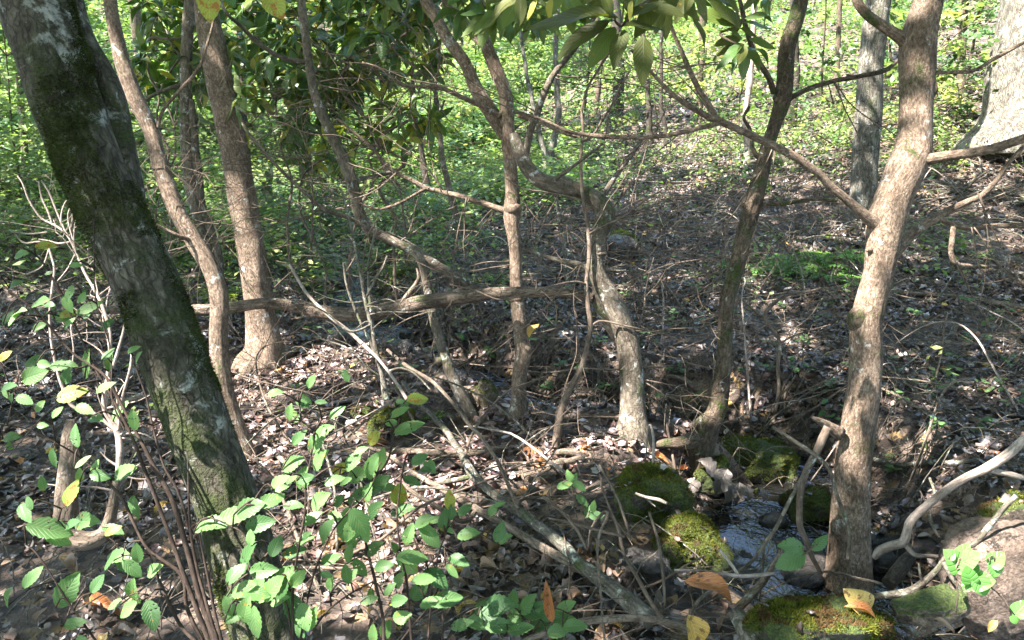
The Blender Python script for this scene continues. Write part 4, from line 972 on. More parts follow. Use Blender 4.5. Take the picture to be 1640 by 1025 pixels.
shrub('seedling_patch', 'low patch of dark pointed leaves spreading at the bottom beside a curled orange leaf', 'plant',
      [[(850, 1020, 5), (835, 985, 4), (820, 970, 3), (800, 965, 3)], [(850, 1020, 5), (870, 985, 4), (890, 975, 3), (915, 985, 3)], [(850, 1020, 4), (810, 1000, 3), (790, 990, 3), (770, 985, 3)], [(850, 1020, 4), (850, 990, 3), (855, 960, 3)]],
      scatter_leaves([(800, 965, 50, .3), (790, 980, 50, .2), (770, 995, 50, -.1), (830, 985, 50, .8), (845, 965, 46, 1.0), (860, 975, 50, .5), (878, 985, 46, -.3), (905, 992, 50, -.2), (920, 1000, 40, .2), (800, 1002, 50, .0), (835, 1008, 44, .2), (775, 970, 40, .7), (870, 1005, 44, -.4), (905, 970, 40, .6), (740, 1000, 40, .3), (820, 960, 36, 1.3), (895, 1010, 40, .3)], 44, R4),
      2.15, M['dark_twig'], kinds=('green',), seed=6)
R5 = random.Random(10)
shrub('vine', 'glossy round-leaved vine sprig leaning over the pale boulder', 'vine',
      [[(1530, 985, 4), (1535, 950, 4), (1530, 915, 4), (1545, 890, 4), (1570, 900, 3), (1590, 890, 3)], [(1512, 891, 5), (1530, 925, 3), (1545, 935, 3), (1570, 925, 3)]],
      [(1520, 895, 1530, 885, 'vine', .0), (1533, 905, 1560, 880, 'vine', .0), (1538, 912, 1512, 880, 'vine', 0), (1545, 915, 1570, 905, 'vine', 0), (1552, 930, 1586, 925, 'vine', 0), (1560, 920, 1540, 945, 'vine', 0), (1565, 925, 1580, 955, 'vine', -.02), (1555, 935, 1545, 905, 'vine', -.02),
       (1585, 905, 1610, 885, 'vine', 0), (1593, 900, 1592, 925, 'vine', 0), (1530, 915, 1555, 898, 'vine', 0), (1625, 985, 1645, 962, 'vine', .0), (1620, 985, 1630, 1000, 'vine', .0), (1535, 900, 1556, 872, 'vine', 0)],
      2.05, M['twig'], seed=7)
shrub('seedling', 'two glossy leaves on a twig above the glinting water', 'seedling',
      [[(1268, 880, 4), (1275, 895, 3), (1262, 872, 3), (1245, 868, 3)], [(1275, 895, 3), (1300, 880, 3), (1315, 862, 3)]],
      [(1288, 874, 1240, 868, 'green', 0), (1290, 885, 1240, 907, 'green', 0), (1300, 882, 1326, 856, 'green', 0)], 2.25, M['twig'], seed=8, stalk=True)
R6 = random.Random(12)
shrub('seedling', 'leafy sprig growing on the near edge of the sunlit mound', 'seedling',
      [[(925, 812, 3), (918, 790, 3), (915, 770, 3)], [(920, 800, 3), (905, 780, 2)], [(950, 850, 3), (952, 825, 3)]],
      scatter_leaves([(905, 778, 28, .3), (918, 770, 30, 1.2), (928, 778, 26, -.6), (945, 818, 28, 1.0), (955, 825, 26, .1), (912, 762, 22, 2.0), (932, 800, 24, -.8), (950, 810, 22, 1.5), (790, 815, 26, 1.0), (800, 808, 22, .4)], 26, R6), 2.7, M['twig'], kinds=('green', 'pale'), seed=9)
shrub('hanging_leaves', 'two large yellow-green leaves hanging very close at the top edge', 'leaves',
      [[(330, -60, 6), (333, -20, 5), (334, 0, 4)], [(330, -60, 6), (400, -50, 5), (455, -30, 4), (462, -10, 3)]],
      [(334, -22, 331, 32, 'yellow', 0), (428, -14, 462, 40, 'yellow', 0), (352, -30, 372, 6, 'green', 0)], 1.15, M['twig'], seed=10)

# ================================================================== RHODODENDRONS: whorls of long leaves
def whorl(parent, centre, axis, n, L, r, kinds=('rhodo',), droop=.5, name='leaf'):
    ax = Vector(axis).normalized()
    s = ax.cross(Vector((.3, .5, .8))).normalized(); q = ax.cross(s)
    for k in range(n):
        a = 2 * math.pi * k / n + r.uniform(-.3, .3)
        out = s * math.cos(a) + q * math.sin(a)
        d = (out + ax * r.uniform(-.1, .6) + Vector((0, 0, -droop * r.uniform(.4, 1.4)))).normalized()
        nrm = (ax * 1.0 + Vector((0, 0, .6)) + out * .2)
        kind = r.choice(kinds)
        me = LV[kind][r.randrange(len(LV[kind]))]
        put_leaf(name, me, parent, frame_m(Vector(centre) + d * .012, d, nrm, L * r.uniform(.65, 1.15)))
RB = random.Random(21)
def rhodo(label, d0, base_px, spots, L=.18, n=(7, 11), kinds=('rhodo', 'rhodo', 'rhodo', 'rhodo', 'rhodo', 'rhodo_y'), stems=(), group=None, rb=.011, hubs=None):
    base = at(base_px[0], base_px[1], d0)
    t = thing('rhododendron', label, 'rhododendron', base, group)
    hub = [Vector(at(x, y, d0 + dd)) for (x, y, dd) in hubs]
    # stems: base to hubs
    prev = base - Vector((0, 0, .1))
    for i, h in enumerate(hub):
        src = prev if i == 0 else min([base] + hub[:i], key=lambda q: (q - h).length)
        mid = (src + h) / 2 + Vector((RB.gauss(0, .06), RB.gauss(0, .06), RB.gauss(0, .04)))
        Ps, Rs = smooth_path([tuple(src), tuple(mid), tuple(h)], [rb, rb * .8, rb * .6])
        Ps = wiggle(Ps, .03, 3, i * 3.3)
        V, fs, tc = tube_np(Ps, Rs, 7, seed=i)
        mesh_np('branch', V, fs, M['twig'], parent=t, tc=tc)
    tw = []
    for (x, y, dd) in spots:
        c = at(x, y, d0 + dd)
        h = min(hub, key=lambda q: (q - c).length)
        mid = (h + c) / 2 + Vector((RB.gauss(0, .04), RB.gauss(0, .04), RB.uniform(-.07, .03)))
        tw.append(([tuple(h), tuple(mid), tuple(c)], [.006, .0045, .003]))
        ax = ((c - mid).normalized() + Vector((0, 0, .5))).normalized()
        whorl(t, c, ax, RB.randint(*n), L, RB, kinds)
    if tw: twigs_mesh('twigs', t, tw, M['twig'])['kind'] = 'stuff'
    return t
def cloud(x0, x1, y0, y1, n, r, dspan, dens=None):
    out = []
    while len(out) < n:
        x, y = r.uniform(x0, x1), r.uniform(y0, y1)
        if dens is None or r.random() < dens(x, y): out.append((x, y, r.uniform(-dspan, dspan)))
    return out
rhodo('evergreen bush of drooping leaves filling the gap right of the straight tan trunk', 5.6, (470, 420), cloud(385, 560, -30, 240, 30, RB, .6, lambda x, y: 1 if y < 170 else .45),
      hubs=[(462, 330, 0), (450, 240, .1), (440, 150, .2), (500, 120, -.2), (410, 60, .1), (480, 40, .2), (540, 60, 0), (530, 180, .1)], n=(8, 10))
rhodo('evergreen bush of drooping leaves hanging behind the arching stem', 5.2, (560, 440), cloud(540, 720, -30, 215, 28, RB, .6, lambda x, y: 1 if y < 150 else .35),
      hubs=[(575, 330, 0), (590, 250, .1), (585, 190, .2), (620, 140, -.2), (560, 90, .1), (640, 60, .2), (690, 40, 0), (700, 120, .1)], n=(8, 11))
rhodo('evergreen leaves crowding the space left of the straight tan trunk', 6.2, (270, 430), cloud(210, 370, -30, 150, 20, RB, .5),
      hubs=[(275, 330, 0), (270, 240, .1), (255, 150, .2), (290, 90, -.2), (240, 60, .1), (330, 40, .2)], n=(7, 10))
rhodo('taller evergreen bush crowding the top between the straight tan trunk and the arching stem', 7.2, (500, 400), cloud(370, 560, -40, 150, 30, RB, .7),
      hubs=[(500, 300, 0), (450, 200, .1), (420, 110, .2), (520, 120, -.2), (470, 30, .1), (540, 30, .2), (400, 20, 0)], n=(8, 10), L=.21)
rhodo('evergreen bush whose leaves crowd the top edge left of the middle fork', 6.6, (650, 400), cloud(540, 730, -40, 130, 30, RB, .7),
      hubs=[(640, 300, 0), (610, 200, .1), (590, 110, .2), (680, 120, -.2), (620, 30, .1), (700, 30, .2), (560, 20, 0)], n=(8, 10), L=.20)
rhodo('evergreen foliage behind the twin-stemmed trunk and the pinkish stem', 7.5, (250, 400), cloud(190, 400, -40, 200, 26, RB, .7, lambda x, y: 1 if y < 110 else .4),
      hubs=[(260, 300, 0), (280, 200, .1), (230, 110, .2), (340, 120, -.2), (250, 30, .1), (330, 30, .2)], n=(8, 10), L=.20)
rhodo('evergreen leaves hanging low in the gap right of the straight tan trunk foot', 6.0, (520, 470), cloud(430, 600, 120, 290, 18, RB, .5),
      hubs=[(500, 380, 0), (480, 300, .1), (470, 230, .2), (560, 240, -.2), (520, 180, .1)], n=(7, 9))
rhodo('sparse evergreen sprigs dangling low near the fork of the thin forked branch', 4.6, (640, 470), [(600, 195, 0), (625, 215, .1), (648, 225, 0), (575, 225, .1), (560, 240, -.1), (690, 185, .1), (655, 170, 0), (610, 160, .2), (548, 200, 0), (520, 225, .1), (665, 195, .2)],
      hubs=[(634, 350, 0), (630, 277, 0), (610, 235, 0), (660, 190, .0)], L=.14, n=(6, 9), kinds=('rhodo', 'rhodo_b', 'rhodo_y'))
t = rhodo('large leathery leaf cluster hanging at top centre, close by, olive green', 2.3, (1130, -200), [], hubs=[(1060, -60, 0), (1010, 20, 0), (985, 30, 0)], rb=.006)
for (bx, by, tx, ty, k) in [(985, 42, 940, 112, 'rhodo_big'), (1000, 45, 978, 118, 'rhodo_big'), (1030, 55, 1028, 140, 'rhodo_big'), (975, 30, 890, 84, 'rhodo_big'), (1000, 30, 1060, 5, 'rhodo_big'), (990, 25, 920, 10, 'rhodo_big'), (1000, 40, 1065, 40, 'rhodo_big'), (975, 20, 835, 36, 'rhodo_big'),
                            (965, 15, 905, 40, 'rhodo_big'), (1005, 20, 1015, -30, 'rhodo_big'), (1040, 10, 1095, 30, 'rhodo_big'), (980, 25, 960, -20, 'rhodo_big'), (860, 0, 842, 30, 'rhodo_y'), (1012, 0, 1008, 32, 'rhodo_y'), (880, -5, 880, 40, 'rhodo_y')]:
    px_leaf('leaf', k, t, bx, by, tx, ty, 2.3 + RB.uniform(-.08, .08), rnd=RB)
for (cx_, cy_, n_) in [(905, -12, 7), (1060, -10, 7), (835, -18, 6), (970, -25, 6), (1110, -20, 5)]:
    for _ in range(n_):
        a_ = RB.uniform(-2.9, -.25); l_ = RB.uniform(50, 82)
        px_leaf('leaf', 'rhodo_big', t, cx_ + 6 * math.cos(a_), cy_ - 6 * math.sin(a_), cx_ + l_ * math.cos(a_), cy_ - l_ * math.sin(a_) * .95, 2.45 + RB.uniform(-.15, .25), rnd=RB)
t = rhodo('evergreen whorl of long leaves dangling beside the crooked trunk top', 3.1, (1190, -150), [], hubs=[(1190, -40, 0), (1186, 40, 0), (1190, 75, 0)], rb=.006)
for (bx, by, tx, ty) in [(1190, 72, 1140, 112), (1190, 74, 1168, 118), (1192, 74, 1190, 130), (1196, 72, 1212, 118), (1198, 70, 1235, 100), (1190, 68, 1142, 92), (1188, 60, 1140, 74), (1190, 60, 1160, 40), (1200, 62, 1240, 80), (1192, 70, 1178, 108), (1186, 45, 1130, 5),
                         (1186, 40, 1110, 20), (1190, 35, 1236, 50), (1185, 20, 1150, -20), (1190, 30, 1170, 60), (1195, 25, 1245, 20), (1186, 45, 1215, 56), (1110, 22, 1136, 72), (1180, 10, 1105, -15), (1188, 15, 1225, -15)]:
    px_leaf('leaf', RB.choice(['rhodo_big', 'rhodo']), t, bx, by, tx, ty, 3.1 + RB.uniform(-.1, .1), rnd=RB)
t = rhodo('evergreen sprays along the top edge above the middle fork', 3.6, (800, -220), cloud(680, 960, -45, 25, 12, RB, .4), L=.15, hubs=[(790, -90, 0), (760, -40, 0), (860, -40, 0), (920, -30, 0), (700, -40, 0)], n=(7, 9), kinds=('rhodo', 'rhodo_b'))
t = rhodo('evergreen twig tips poking in along the top beside the stout trunk', 3.4, (1280, -200), [(1240, -20, 0), (1090, -15, .1), (1150, -20, .2), (1060, -30, 0)], L=.14, hubs=[(1250, -90, 0), (1150, -60, 0), (1080, -60, 0)], n=(7, 9), kinds=('rhodo', 'rhodo_b'))

# ================================================================== ROCKS
ROCKTOPS = []
def rock(name, label, px, py, w, h, mat, depthf=.9, seed=1, d=None, tuft=0, cat='rock', group=None, ang=0.0, lowpoly=5, rough=.40, yaw=0.0, sink=.1, tcol=(.11, .15, .025)):
    """a displaced boulder whose middle is seen at px,py, w x h photo pixels"""
    d = d or hit(px, min(py + h * .35, 1300))
    c = at(px, py, d)
    rx, rz, ry = w * d / F / 2, h * d / F / 2 * 1.12, w * d / F / 2 * depthf
    c = c + Vector((0, CP, 0)) * ry * .35
    import bmesh
    bm = bmesh.new(); bmesh.ops.create_icosphere(bm, subdivisions=lowpoly, radius=1.0)
    P = np.array([v.co[:] for v in bm.verts]); fc = np.array([[v.index for v in f.verts] for f in bm.faces]); bm.free()
    sg = np.sign(P); Q = sg * np.abs(P) ** .72
    Q *= (1 + rough * fbm(P[:, 0] * 1.3 + seed * 3, P[:, 1] * 1.3, P[:, 2] * 1.3, 2) + rough * .5 * fbm(P[:, 0] * 4 + seed, P[:, 1] * 4, P[:, 2] * 4, 4))[:, None]
    Q *= np.array([rx, ry, rz])
    ca, sa = math.cos(ang), math.sin(ang)
    x = Q[:, 0] * ca - Q[:, 2] * sa; z = Q[:, 0] * sa + Q[:, 2] * ca; Q[:, 0] = x; Q[:, 2] = z
    V = Q + np.array(c)
    V[:, 2] -= sink * rz * .3
    if tuft:
        root = thing(name, label, cat, (c.x, c.y, float(V[:, 2].min())), group)
        mesh_np('stone', V, fc, mat, parent=root)
        # moss fuzz: short blades on the upward faces
        tri = V[fc]; nrm = np.cross(tri[:, 1] - tri[:, 0], tri[:, 2] - tri[:, 0]); A = np.linalg.norm(nrm, axis=1); nrm /= A[:, None] + 1e-12
        cen = tri.mean(1)
        wgt = A * np.clip(nrm[:, 2] * .9 + .12 + 2.2 * fbm(cen[:, 0] * 9, cen[:, 1] * 9, cen[:, 2] * 9, 4), 0, 1.0)
        ROCKTOPS.append((tri, nrm, A))
        k = rng.choice(len(fc), tuft, p=wgt / wgt.sum())
        u, v = rng.random(tuft), rng.random(tuft); s = u + v > 1; u[s] = 1 - u[s]; v[s] = 1 - v[s]
        B = tri[k, 0] + u[:, None] * (tri[k, 1] - tri[k, 0]) + v[:, None] * (tri[k, 2] - tri[k, 0])
        up = nrm[k] + rng.normal(0, .7, (tuft, 3)) + np.array([0, 0, .3]); up /= np.linalg.norm(up, axis=1)[:, None]
        side = np.cross(up, rng.normal(0, 1, (tuft, 3))); side /= np.linalg.norm(side, axis=1)[:, None] + 1e-9
        Lb = rng.uniform(.005, .014, tuft)[:, None]
        VV = np.stack([B - side * .0016, B + side * .0016, B + up * Lb], 1).reshape(-1, 3)
        shade = np.clip(.8 + .5 * fbm(B[:, 0] * 16, B[:, 1] * 16, B[:, 2] * 16, 3) + rng.normal(0, .25, tuft), .25, 1.8)
        brn = (fbm(B[:, 0] * 30, B[:, 1] * 30, 3.0, 2) > .25)[:, None]
        cc = np.where(brn, np.array([.10, .08, .035])[None], np.array(tcol)[None]) * shade[:, None] * np.stack([1 + .5 * rng.random(tuft), np.ones(tuft), np.ones(tuft)], -1)
        f = mesh_np('moss', VV, np.arange(tuft * 3).reshape(-1, 3), M['moss_tuft'], parent=root, col=np.repeat(cc, 3, 0))
        f['kind'] = 'stuff'
        return root
    o = mesh_np(name, V, fc, mat, loc=(c.x, c.y, float(V[:, 2].min())))
    return tag(o, label, cat, group)
rock('mossy_rock', 'mossy rock capped with bright green moss, upper of two beside the sticks before the stream', 1052, 806, 112, 78, M['rock_moss'], seed=2, tuft=9000, depthf=.9)
rock('mossy_rock', 'rounded mossy rock lying lower, nearest the dark water edge', 1108, 882, 112, 74, M['rock_moss'], seed=5, tuft=9000, depthf=.9)
rock('mossy_rock', 'long low mossy ledge above the stream with dead leaves draped on it', 1205, 750, 130, 66, M['rock_moss'], seed=8, tuft=11000, depthf=.8)
rock('mossy_rock', 'dim mossy stone under the draped dead leaves at the crooked trunk foot', 1135, 762, 62, 50, M['rock_moss'], seed=9, tuft=3500)
rock('mossy_rock', 'dark rounded mossy stone sitting in the stream against the stout trunk', 1305, 822, 78, 60, M['rock_moss'], seed=12, tuft=4500, tcol=(.08, .10, .025))
rock('mossy_rock', 'flat yellow-green mossy stone cut by the bottom edge below the stout trunk', 1325, 1020, 200, 80, M['rock_moss'], seed=15, tuft=12000, depthf=.5, d=2.12)
rock('boulder', 'large pale cracked boulder at the edge of the photo, glaring in the sun', 1622, 935, 180, 165, M['rock_pale'], seed=24, depthf=.7, rough=.22, d=2.26, ang=.5)
rock('boulder', 'mossy shoulder stone leaning on the back of the pale boulder', 1632, 850, 90, 100, M['rock_part'], seed=25, tuft=2500, depthf=.7, d=2.36, ang=.5)
rock('rock', 'pale flat stone slab poking out below the vine sprig', 1492, 978, 96, 36, M['rock_part'], seed=27, depthf=.7, d=2.14, ang=.3)
rock('rock', 'tan upright stone with mossy top between the arching stem foot and middle stem', 775, 636, 36, 50, M['rock_part'], seed=31, depthf=.8, tuft=1200)
rock('mossy_rock', 'low moss-covered lump in the sunny litter, just before the arching stem', 625, 680, 70, 34, M['rock_moss'], seed=33, tuft=4500, tcol=(.11, .14, .02))
rock('mossy_rock', 'small round mossy stone furthest back on the sunny bank', 578, 664, 32, 26, M['rock_moss'], seed=34, tuft=2000, tcol=(.10, .13, .02))
rock('mossy_rock', 'bright moss hummock on the slope, right of the S-curved trunk bend', 1000, 383, 44, 22, M['rock_moss'], seed=41, tuft=3000, tcol=(.16, .26, .03))
rock('rock', 'dark stump-like stone beneath the bright moss hummock', 990, 405, 60, 40, M['rock_wet'], seed=42)
for i, (x, y, w, h) in enumerate([(1262, 778, 40, 30), (1240, 845, 50, 34), (1255, 885, 44, 28), (1300, 905, 50, 30), (1290, 940, 60, 36), (1345, 925, 60, 40), (1420, 905, 50, 40), (1440, 880, 44, 30), (1482, 882, 46, 30), (1410, 872, 36, 24), (1165, 832, 36, 22), (1130, 825, 30, 20), (1190, 905, 50, 26), (1200, 935, 60, 30), (1160, 890, 30, 20),
                                  (905, 700, 30, 18), (965, 695, 34, 18), (880, 672, 30, 20), (730, 610, 30, 22), (640, 560, 40, 26), (615, 520, 44, 24), (560, 500, 46, 24), (535, 460, 40, 24), (575, 420, 36, 18), (545, 395, 34, 16), (590, 372, 30, 14), (620, 352, 26, 12), (560, 345, 26, 12), (600, 330, 24, 10), (655, 540, 34, 22), (545, 545, 46, 26), (1215, 880, 26, 16), (1150, 860, 24, 16), (1320, 880, 28, 18)]):
    rock('stream_stone', ('wet dark stone ' + (('by the two mossy rocks' if x < 1205 else 'in midstream beside the slanting vines' if x < 1310 else 'right against the stout trunk foot' if x < 1400 else 'under the propped branches by the boulder') if y > 760 else 'in the gully by the log' if y > 480 else 'far up the stream beyond the log')), x, y, w, h, M['rock_wet'], seed=50 + i, lowpoly=3, cat='stone', group='wet stones ' + (('by the two mossy rocks' if x < 1205 else 'in midstream' if x < 1310 else 'against the stout trunk' if x < 1400 else 'by the boulder') if y > 760 else 'in the gully around the log' if y > 480 else 'up the far stream bed'), ang=random.uniform(-.3, .3))
rock('rock', 'blackish earth-stained stone in the hollow under the two fallen poles', 1035, 925, 90, 60, M['rock_wet'], seed=91)

# ================================================================== FALLEN WOOD traced from the photograph
RFN = random.Random(99)
def gdepth(px, py, lift=0.0):
    d = hit(px, py)
    return d
def fallen(name, label, cat, pts, mat, ends=None, thin=1.0, fine=0,  lift=.012, side=(), group=None, rough=.1, ridge=0.0, knots=()):
    """pts: (px,py,width[,height above the ground in m]); each lies on the ground at its pixel unless a height or ends=(d0,d1) is given"""
    pts = [(p[0], p[1], p[2] * thin) + tuple(p[3:]) for p in pts]; side = [[(q[0], q[1], q[2] * thin) + tuple(q[3:]) for q in s_] for s_ in side]
    n = len(pts); P, R = [], []
    for i, p in enumerate(pts):
        if ends: d = ends[0] + (ends[1] - ends[0]) * i / (n - 1)
        else: d = hit(p[0], min(p[1], 1200)) - .03 - lift
        if len(p) > 3: d -= p[3]
        P.append(tuple(at(p[0], p[1], d))); R.append(max(p[2] * d / F / 2, .0013))
    t = thing(name, label, cat, P[0], group)
    Ps, Rs = smooth_path(P, R); Ps = wiggle(Ps, min(.012, Rs.mean() * .8), 4, pts[0][0])
    w = max(p[2] for p in pts)
    V, fs, tc = tube_np(Ps, Rs, int(max(7, min(36, w * .8 + 5))), rough=rough, seed=pts[0][0] * .1, ridge=ridge)
    mesh_np('main_stem', V, fs, mat, parent=t, tc=tc)
    for s in side:
        if ends:
            k = min(range(n), key=lambda i: abs(pts[i][0] - s[0][0]) + abs(pts[i][1] - s[0][1])); d0 = ends[0] + (ends[1] - ends[0]) * k / (n - 1)
        else: d0 = hit(s[0][0], s[0][1]) - .03 - lift
        Pq, Rq = trace(s, d0)
        Pq, Rq = smooth_path(Pq, Rq); Pq = wiggle(Pq, .006, 5, s[0][0])
        V, fs, tc = tube_np(Pq, Rq, 7, rough=rough, seed=s[0][1] * .1)
        mesh_np('side_branch', V, fs, mat, parent=t, tc=tc)
        for _ in range(fine):
            k_ = RFN.randrange(len(Ps)); pth = twig_paths(Ps[k_], (RFN.gauss(0, 1), RFN.gauss(0, .6), RFN.uniform(-.2, 1)), RFN.uniform(.08, .25), max(Rs[k_] * .5, .0015), 1, RFN)
            twigs_mesh('side_twig', t, pth, mat)
    return t
dT6 = TREE['T6'][1]
fallen('fallen_log', 'long barkless log lying across the gully from the S-curved trunk to behind the mossy trunk', 'log', thin=.86, pts=[(952, 478, 20), (925, 472, 20), (895, 468, 20), (850, 468, 19), (800, 470, 22), (740, 476, 26), (680, 484, 28), (640, 492, 31), (600, 500, 31), (560, 504, 29), (520, 500, 26), (480, 492, 23), (440, 486, 22), (400, 488, 21), (350, 496, 21), (300, 497, 20), (240, 495, 19), (175, 497, 15), (140, 500, 8)],
       mat=M['log_wood'], ends=(dT6 + .05, dT6 + .75), ridge=.08, rough=.1,
       side=[[(700, 482, 13), (725, 470, 12, .0), (750, 462, 10, .02), (780, 462, 7, .05)], [(640, 492, 14, -.03), (655, 470, 10, -.02), (670, 448, 7, 0), (668, 430, 5, .02)]])
fallen('fallen_pole', 'long lichen-spotted pole slanting through the litter to the bottom of the hollow', 'fallen branch',
       [(1042, 992, 30), (1010, 965, 28), (965, 930, 25), (930, 902, 21), (895, 868, 19), (850, 832, 17), (815, 808, 16), (780, 783, 14), (757, 760, 15), (735, 725, 11), (715, 692, 10), (690, 665, 9), (668, 645, 8), (645, 612, 7)],
       M['lichen_wood'], lift=.16, thin=1.0, side=[[(757, 762, 9, 0), (735, 768, 9, .0), (700, 775, 9, .02), (660, 790, 9, .05), (630, 795, 8, .08), (598, 806, 8, .1), (570, 820, 8, .12), (545, 838, 7, .14), (515, 858, 6, .18)],
       [(850, 820, 6, -.02), (846, 845, 5, -.03), (850, 865, 3, -.04)]])
fallen('fallen_branch', 'smooth brown branch joining the lichen-spotted pole from the left', 'fallen branch',
       [(975, 935, 14), (935, 912, 15), (895, 892, 13), (850, 866, 12), (810, 840, 10), (765, 815, 9), (720, 790, 8), (680, 768, 7), (650, 750, 6), (620, 728, 5), (590, 716, 4)], M['dead_wood'], lift=.13, thin=1.15,
       side=[[(765, 815, 6, 0), (740, 835, 7, -.05), (700, 812, 8, -.05), (670, 795, 7, -.02), (645, 775, 5, 0)]])
fallen('fallen_branch', 'pale dry branch lying almost level in the pink sunny litter', 'fallen branch',
       [(690, 612, 6), (640, 620, 6), (600, 632, 6), (560, 640, 7), (520, 648, 6), (480, 660, 5), (440, 672, 4)], M['pale_wood'])
fallen('fallen_branch', 'slender stick rising from the litter towards the log, bleached and thin', 'stick',
       [(464, 424, 4), (490, 468, 5), (520, 498, 5), (548, 522, 6), (580, 550, 6), (606, 576, 5), (630, 606, 5), (652, 640, 6)], M['pale_wood'], ends=(3.8, 3.0))
fallen('fallen_branch', 'gnarled grey root chunk cradling the big orange leaf', 'root',
       [(835, 760, 14), (848, 765, 18), (870, 768, 22), (890, 755, 24), (900, 742, 16), (912, 740, 12), (935, 733, 12)], M['dead_wood'], rough=.25, ridge=.1,
       side=[[(890, 724, 8, 0), (905, 722, 12, -.02), (925, 726, 12, -.02), (942, 730, 8, -.02)], [(835, 760, 10, 0), (828, 780, 12, -.03), (832, 800, 9, -.06)]])
fallen('fallen_branch', 'pink-lit forked branch reaching in over the stream from the edge of the photo', 'fallen branch',
       [(1680, 670, 15), (1640, 704, 15), (1610, 730, 15), (1577, 751, 15), (1550, 763, 13), (1527, 777, 13), (1500, 797, 13), (1477, 817, 13), (1460, 835, 14), (1454, 850, 14), (1446, 868, 14), (1425, 875, 14), (1408, 883, 13), (1400, 893, 9)],
       M['pale_wood'], ends=(2.35, 2.5), side=[[(1577, 751, 10, 0), (1610, 757, 10, 0), (1645, 766, 9, 0), (1700, 776, 8, 0)], [(1450, 872, 9, 0), (1465, 888, 8, -.02), (1490, 890, 7, -.03), (1512, 893, 6, -.03)]])
fallen('fallen_branch', 'curved bare branch propped from the stout trunk foot up to the pale boulder', 'fallen branch',
       [(1392, 957, 10), (1430, 953, 12), (1455, 948, 12), (1478, 934, 11), (1500, 912, 9), (1514, 893, 8), (1540, 878, 8), (1562, 868, 8), (1580, 845, 9), (1597, 825, 8), (1612, 808, 8), (1628, 794, 7)], M['lichen_wood'], ends=(2.3, 2.2),
       side=[[(1478, 934, 5, 0), (1474, 918, 4, 0), (1472, 902, 3, 0)], [(1510, 900, 7, 0), (1525, 925, 8, -.02), (1540, 945, 6, -.02)]])
fallen('hanging_vine', 'brown vine stem falling from the stout trunk stub down to the water', 'vine',
       [(1326, 684, 12), (1316, 705, 13), (1306, 728, 12), (1294, 752, 11), (1285, 780, 10), (1281, 805, 10), (1281, 840, 10), (1290, 862, 9), (1300, 890, 8), (1314, 918, 7)], M['twig'], ends=(2.55, 2.6))
fallen('hanging_vine', 'thin looping vine crossing before the stout trunk foot', 'vine',
       [(1237, 684, 6), (1265, 702, 6), (1294, 721, 7), (1315, 737, 7), (1330, 757, 6), (1340, 790, 6), (1348, 815, 6), (1357, 840, 6), (1360, 870, 6), (1358, 897, 6)], M['smooth_bark'], ends=(2.6, 2.42))
fallen('hanging_vine', 'slender arching vine running down left over the stream to the bottom', 'vine',
       [(1307, 733, 7), (1295, 745, 7), (1280, 770, 6), (1261, 807, 6), (1245, 840, 6), (1228, 865, 6), (1208, 895, 6), (1186, 915, 6), (1160, 933, 6), (1137, 948, 6), (1120, 962, 6), (1107, 982, 6), (1104, 1000, 5)], M['smooth_bark'], ends=(2.55, 2.25),
       side=[[(1222, 868, 5, 0), (1223, 900, 4, 0), (1219, 940, 4, 0), (1215, 975, 4, 0)]])
fallen('fallen_branch', 'pale pinkish twig lying level across the wet hollow', 'stick',
       [(1080, 913, 4), (1120, 914, 5), (1160, 919, 6), (1186, 922, 6), (1221, 920, 6), (1240, 918, 4)], M['pale_wood'], ends=(2.3, 2.32), side=[[(1182, 920, 5, 0), (1170, 902, 5, 0), (1152, 880, 5, 0)]])
fallen('fallen_branch', 'long grey stick on the slope passing right of the stout trunk', 'fallen branch',
       [(1392, 736, 8), (1420, 740, 8), (1445, 745, 8), (1470, 742, 8), (1495, 739, 8), (1530, 741, 7), (1570, 738, 7), (1610, 742, 6), (1660, 746, 5)], M['lichen_wood'])
fallen('fallen_branch', 'lichen-crusted grey log end at the very bottom left of the flat mossy stone', 'log',
       [(1180, 985, 26), (1190, 1000, 30), (1200, 1020, 32), (1212, 1050, 32), (1225, 1090, 30)], M['lichen_wood'], ends=(2.25, 2.05))
fallen('fallen_branch', 'brown branch entering along the bottom edge under the seedling patch', 'fallen branch',
       [(820, 1038, 8), (850, 1022, 10), (890, 1008, 11), (925, 998, 12), (965, 992, 12), (1010, 990, 12), (1050, 994, 12), (1100, 1008, 11), (1140, 1022, 10)], M['dead_wood'], ends=(2.12, 2.14))
fallen('fallen_branch', 'grey wet log bridging the stream close to the stout trunk', 'log',
       [(1422, 935, 22), (1440, 915, 24), (1455, 898, 20), (1468, 885, 14)], M['dark_bark'], ends=(2.5, 2.6))
fallen('fallen_branch', 'dark slanting stick crossing the water glints', 'stick',
       [(1180, 975, 14), (1210, 945, 13), (1230, 920, 11), (1245, 895, 8), (1252, 880, 5)], M['dead_wood'], ends=(2.35, 2.4))
fallen('dead_root', 'bleached root loop curling by the leaning trunk on the left', 'root',
       [(104, 845, 36), (106, 800, 33), (108, 760, 30), (110, 720, 27), (112, 695, 24), (114, 672, 14)], M['dead_wood'], ends=(2.55, 2.6), rough=.12, ridge=.06,
       side=[[(110, 862, 34, -.02), (140, 868, 32, -.02), (165, 858, 26, 0), (175, 835, 20, 0), (182, 800, 15, 0), (186, 770, 12, 0)]])
